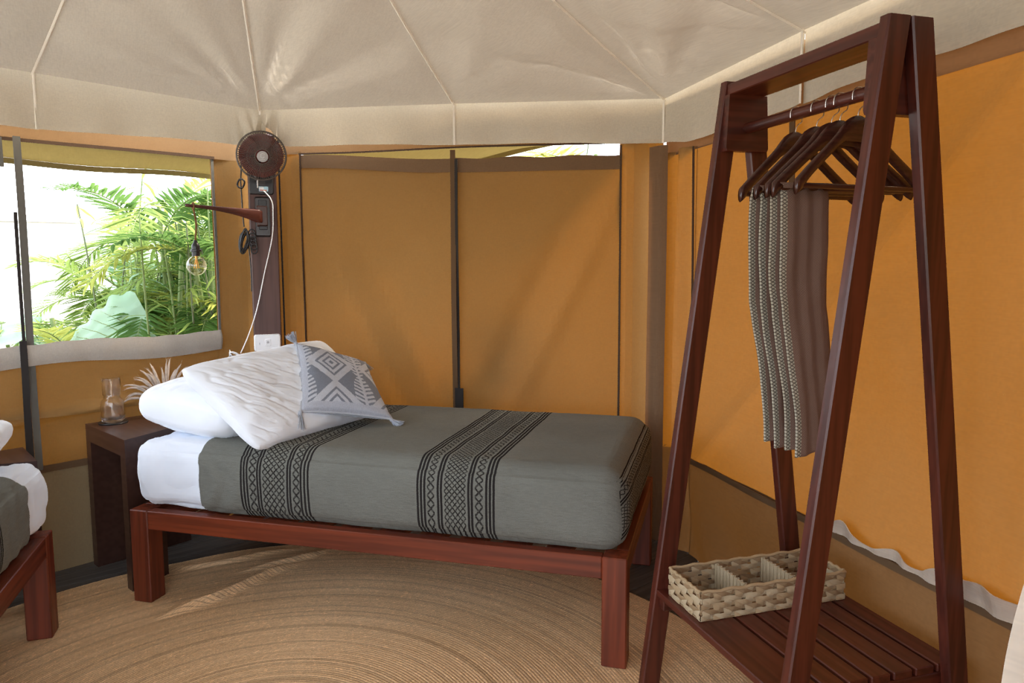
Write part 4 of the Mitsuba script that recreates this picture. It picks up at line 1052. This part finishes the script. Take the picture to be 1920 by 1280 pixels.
def palm(loc, nfr, L, label, seed, mats, tilt=(.2, 1.0), stems=3, face=None, lw=.022, ll=.24, nl=26, high=1.0, group=None):
    rng = np.random.default_rng(seed); k = thing(free('palm'), label, 'palm', group)
    loc = np.array(loc, float)
    heads = []
    for i in range(stems):
        a = rng.uniform(0, 2 * math.pi); b = loc + np.array([math.cos(a), math.sin(a), 0]) * rng.uniform(.03, .18); h = high * rng.uniform(.55, 1.0)
        top = b + np.array([rng.uniform(-.12, .12), rng.uniform(-.12, .12), h])
        part(k, 'stem', tube(spline([b + [0, 0, -.22 - loc[2]], (b + top) / 2 + [rng.uniform(-.03, .03)] * 3, top], 8), [.014] * 8, 7), 'cane', True); heads.append(top)
    for i in range(nfr):
        h = heads[i % len(heads)] - np.array([0, 0, rng.uniform(0, .5 * high)]) * (i % 3 > 0); az = rng.uniform(0, 2 * math.pi) if face is None else face + rng.normal(0, .9)
        el = rng.uniform(*tilt)
        d = np.array([math.cos(az) * math.cos(el), math.sin(az) * math.cos(el), math.sin(el)])
        rib, lf = frond_mesh(h, d, L * rng.uniform(.7, 1.1), rng.uniform(.6, 1.5), nl, lw, ll, rng)
        fk = part(k, 'frond', lf, mats[int(rng.integers(len(mats)))])
        part(fk, 'midrib', rib, 'cane', True)
GP = 'feathery palms outside the left window'
palm((-2.30, 5.05, 0), 22, .95, 'tall feathery green palm in the middle of the window view', 11, ['leaf_green', 'leaf_green', 'leaf_yellow', 'leaf_deep'], (.1, 1.1), 5, lw=.024, ll=.27, high=1.75)
palm((-2.75, 5.55, 0), 18, .95, 'pale feathery palm leaning left toward the bright garden wall', 12, ['leaf_green', 'leaf_pale', 'leaf_green'], (.0, .9), 4, face=2.6, lw=.022, ll=.27, high=1.65)
palm((-1.98, 4.75, 0), 20, .80, 'dense dark green cane palm behind the hanging bulb', 13, ['leaf_green', 'leaf_deep', 'leaf_yellow'], (.2, 1.2), 9, lw=.024, ll=.24, high=1.55)
palm((-2.62, 4.80, 0), 14, .75, 'low yellow green palm left of the large pale leaf', 14, ['leaf_yellow', 'leaf_green', 'leaf_green'], (.2, 1.1), 3, lw=.020, ll=.22, high=1.0)
palm((-2.05, 5.9, 0), 16, 1.0, 'yellow leaved palm under the rolled window flap', 15, ['leaf_yellow', 'leaf_yellow', 'leaf_green'], (.2, 1.2), 4, lw=.034, ll=.30, nl=18, high=1.9)
palm((-3.35, 5.0, 0), 8, .7, 'small sparse palm at the far left of the window view', 16, ['leaf_green', 'leaf_pale'], (.0, .7), 2, lw=.018, ll=.20, nl=20, high=.95)
palm((.52, 4.95, 0), 22, .80, 'bright green palm seen through the gap above the right panel', 17, ['leaf_green', 'leaf_yellow'], (.2, 1.2), 3, lw=.022, ll=.26, high=2.25)
def lance_bush(loc, n, label, seed, h, mats, spread=.22):
    rng = np.random.default_rng(seed); k = thing(free('cane_plant'), label, 'plant'); loc = np.array(loc, float)
    for i in range(n):
        a = rng.uniform(0, 2 * math.pi); b = loc + np.array([math.cos(a), math.sin(a), 0]) * rng.uniform(0, spread); hh = h * rng.uniform(.7, 1.05)
        top = b + np.array([rng.uniform(-.2, .2), rng.uniform(-.15, .15), hh]); pth = spline([b + [0, 0, -.22], (b + top) / 2 + [rng.uniform(-.04, .04), 0, 0], top], 14)
        sk = part(k, 'stem', tube(pth, np.linspace(.010, .004, 14), 6), 'cane_dark' if i % 2 else 'cane', True)
        ms = []
        for j in range(26):
            t = rng.uniform(.40, 1.0) * 13; i0 = min(int(t), 12); p = pth[i0] + (pth[i0 + 1] - pth[i0]) * (t - i0)
            az = rng.uniform(0, 2 * math.pi); o = N([math.cos(az), math.sin(az), rng.uniform(-.25, .7)]); w = N(np.cross(o, [0, 0, 1.])); l = rng.uniform(.14, .26); lw = rng.uniform(.018, .032); a_ = []
            for tt, ww in ((0, .15), (.25, .9), (.55, .9), (.8, .45), (1, .02)):
                c = p + o * l * tt - np.array([0, 0, 1]) * tt ** 2 * l * rng.uniform(.2, .5)
                a_ += [c - w * lw * ww / 2, c + np.array([0, 0, lw * .14 * ww]), c + w * lw * ww / 2]
            ms.append((np.array(a_), grid_faces(5, 3)))
        part(sk, 'leaves', cat(ms), mats[i % len(mats)], kind='stuff')
lance_bush((-1.93, 4.55, 0), 12, 'thicket of thin canes with narrow leaves beside the post edge of the window', 31, 1.75, ['leaf_deep', 'leaf_green', 'leaf_green'], .20)
lance_bush((-2.35, 5.45, 0), 9, 'leafy bush with narrow light leaves behind the palms', 32, 1.75, ['leaf_green', 'leaf_pale', 'leaf_yellow'], .4)
lance_bush((.15, 5.4, 0), 7, 'leafy shrub seen through the gap above the back wall panels', 33, 2.25, ['leaf_green', 'leaf_deep', 'leaf_pale'], .35)
def big_leaf(base, tipp, nrm, w, mat, label, stalk):
    k = thing(free('elephant_ear'), label, 'plant'); base, tipp = np.array(base, float), np.array(tipp, float)
    ax = tipp - base; L = np.linalg.norm(ax); ax /= L; nrm = N(np.array(nrm) - (np.array(nrm) @ ax) * ax); sd = np.cross(nrm, ax); nu, nv = 30, 21; v = []
    for t in np.linspace(-.22, 1, nu):
        half = w / 2 * max(.02, (1 - max(0, t)) ** .62 * (1 - .25 * max(0, -t / .22) ** 2) * (1 + .06 * math.sin(t * 26)))
        for s in np.linspace(-1, 1, nv):
            lob = .0 if t >= 0 else -.02
            z = -.10 * L * (max(t, 0) ** 2) + .05 * L * abs(s) * (1 - t) + .010 * math.sin(t * 24) * s * s + .006 * math.sin(s * 14)
            gap = .10 * w * max(0, -t / .22)
            v.append(base + ax * L * t + sd * (s * half + math.copysign(gap * (1 - abs(s)), s)) + nrm * z)
    part(k, 'blade', (np.array(v), grid_faces(nu, nv)), mat, True)
    for vi, t0 in enumerate((.02, .16, .30, .44, .58, .72)):
        for sg_ in (-1, 1):
            pv = []
            for q in np.linspace(0, 1, 6):
                t = t0 + .22 * q; half = w / 2 * max(.02, (1 - t) ** .62)
                z = -.10 * L * t ** 2 + .05 * L * q * .85 * (1 - t) + .010 * math.sin(t * 24) * (q * .85) ** 2 + .006 * math.sin(sg_ * q * .85 * 14)
                pv.append(base + ax * L * t + sd * sg_ * q * .85 * half + nrm * (z + .002))
            part(k, 'side_vein', tube(pv, np.linspace(.003, .001, 6), 5), 'cane', True)
    part(k, 'vein', tube([base + ax * L * t + nrm * (-.10 * L * max(t, 0) ** 2 + .002) for t in np.linspace(0, .95, 12)], np.linspace(.006, .0015, 12), 6), 'cane', True)
    part(k, 'stalk', tube(spline([base, base + np.array([.02, .03, -.35]), stalk], 14), .011, 7), 'cane', True)
big_leaf((-2.27, 4.42, 1.00), (-2.66, 4.25, .80), (.35, -.75, .62), .46, 'leaf_pale', 'large pale green elephant ear leaf just above the window sill', (-2.15, 4.6, -.2))
big_leaf((-3.05, 4.45, 1.02), (-3.35, 4.2, .86), (.3, -.7, .7), .40, 'leaf_pale', 'pale elephant ear leaf left of the window strap', (-2.95, 4.7, -.2))
big_leaf((-.02, 3.97, .98), (.06, 3.94, .60), (-.14, -.98, .1), .34, 'leaf_deep', 'big leaf outside the tent whose shadow darkens the right panel of the back wall', (0, 4.2, -.2))
palm((-2.95, 4.75, 0), 12, .65, 'low feathery palm right of the window strap', 18, ['leaf_green', 'leaf_pale', 'leaf_yellow'], (.2, 1.2), 3, lw=.018, ll=.20, nl=24, high=1.05)
palm((-2.45, 6.3, 0), 16, 1.0, 'tall pale palm farthest back against the garden wall', 19, ['leaf_pale', 'leaf_green', 'leaf_pale'], (.2, 1.2), 4, lw=.024, ll=.28, high=2.0)
palm((-2.75, 5.0, 0), 16, .85, 'green palm arching over the pale leaf toward the strap', 20, ['leaf_green', 'leaf_yellow', 'leaf_green'], (.3, 1.2), 4, lw=.022, ll=.25, nl=28, high=1.45)
palm((-2.15, 5.25, 0), 16, .85, 'lush palm directly behind the bulb', 21, ['leaf_green', 'leaf_deep', 'leaf_green', 'leaf_yellow'], (.2, 1.2), 5, lw=.024, ll=.26, nl=28, high=1.6)
palm((-3.1, 6.0, 0), 14, 1.0, 'pale palm at the upper left of the window foliage', 22, ['leaf_pale', 'leaf_green'], (.2, 1.1), 3, lw=.022, ll=.26, nl=28, high=1.75)
lance_bush((-2.62, 5.15, 0), 8, 'light green leafy canes left of the middle palm in the window view', 35, 1.9, ['leaf_green', 'leaf_yellow', 'leaf_pale'], .3)
# awning flaps over the openings, garden wall and a pale building
def awn(fr, s0, s1, z0, out, z1, key, label):
    S, K = np.meshgrid(np.linspace(s0, s1, 30), np.linspace(0, 1, 8), indexing='ij')
    zz = z1(S) if callable(z1) else z1
    v = fr(np.stack([S, -.02 - out * K, z0 + (zz - z0) * K - .01 * np.sin(np.pi * K) + .006 * K * np.sin(S * 7)], -1).reshape(-1, 3))
    thing(key, label, 'awning'); part(key, 'canvas', (v, grid_faces(30, 8)), 'canvas_awning', True)
    v = fr(np.stack([S, -.02 - out * (.93 + .07 * K), zz - .028 * (1 - np.abs(2 * K - 1)) - .004 + .006 * np.sin(S * 7)], -1).reshape(-1, 3)); part(key, 'hem', (v, grid_faces(30, 8)), 'canvas_awning', True)
awn(WL, .02, 1.95, 1.905, .42, lambda S: 1.868 - .010 * S, 'window_awning', 'yellow olive canvas awning outside above the open window')
awn(WB, .20, 1.95, 1.945, .40, lambda S: 1.895 + .16 * ss(.8, 1.7, S), 'window_awning_001', 'yellow canvas awning outside above the back wall panels')
def plaster(p, n, uv): return mi.Color3f(.80, .78, .76) * (.92 + .1 * fbm(p.x * 2, p.z * 2, p.y * 2, 3))
M('plaster', {'type': 'twosided', 'bsdf': {'type': 'diffuse', 'reflectance': proc(plaster)}})
wdir = N([.80, .60, 0]); wfr = frame((-7.2, 4.6, 0), wdir, np.array([-wdir[1], wdir[0], 0]))
thing('garden_wall', 'bright white plastered garden wall behind the plants outside', 'wall', kind='structure')
part('garden_wall', 'face', boxin(wfr, (-3, 0, -.3), (9, .2, 1.75), .01), 'plaster')
part('garden_wall', 'coping', boxin(wfr, (-3, -.04, 1.75), (9, .24, 1.82), .01), 'plaster')
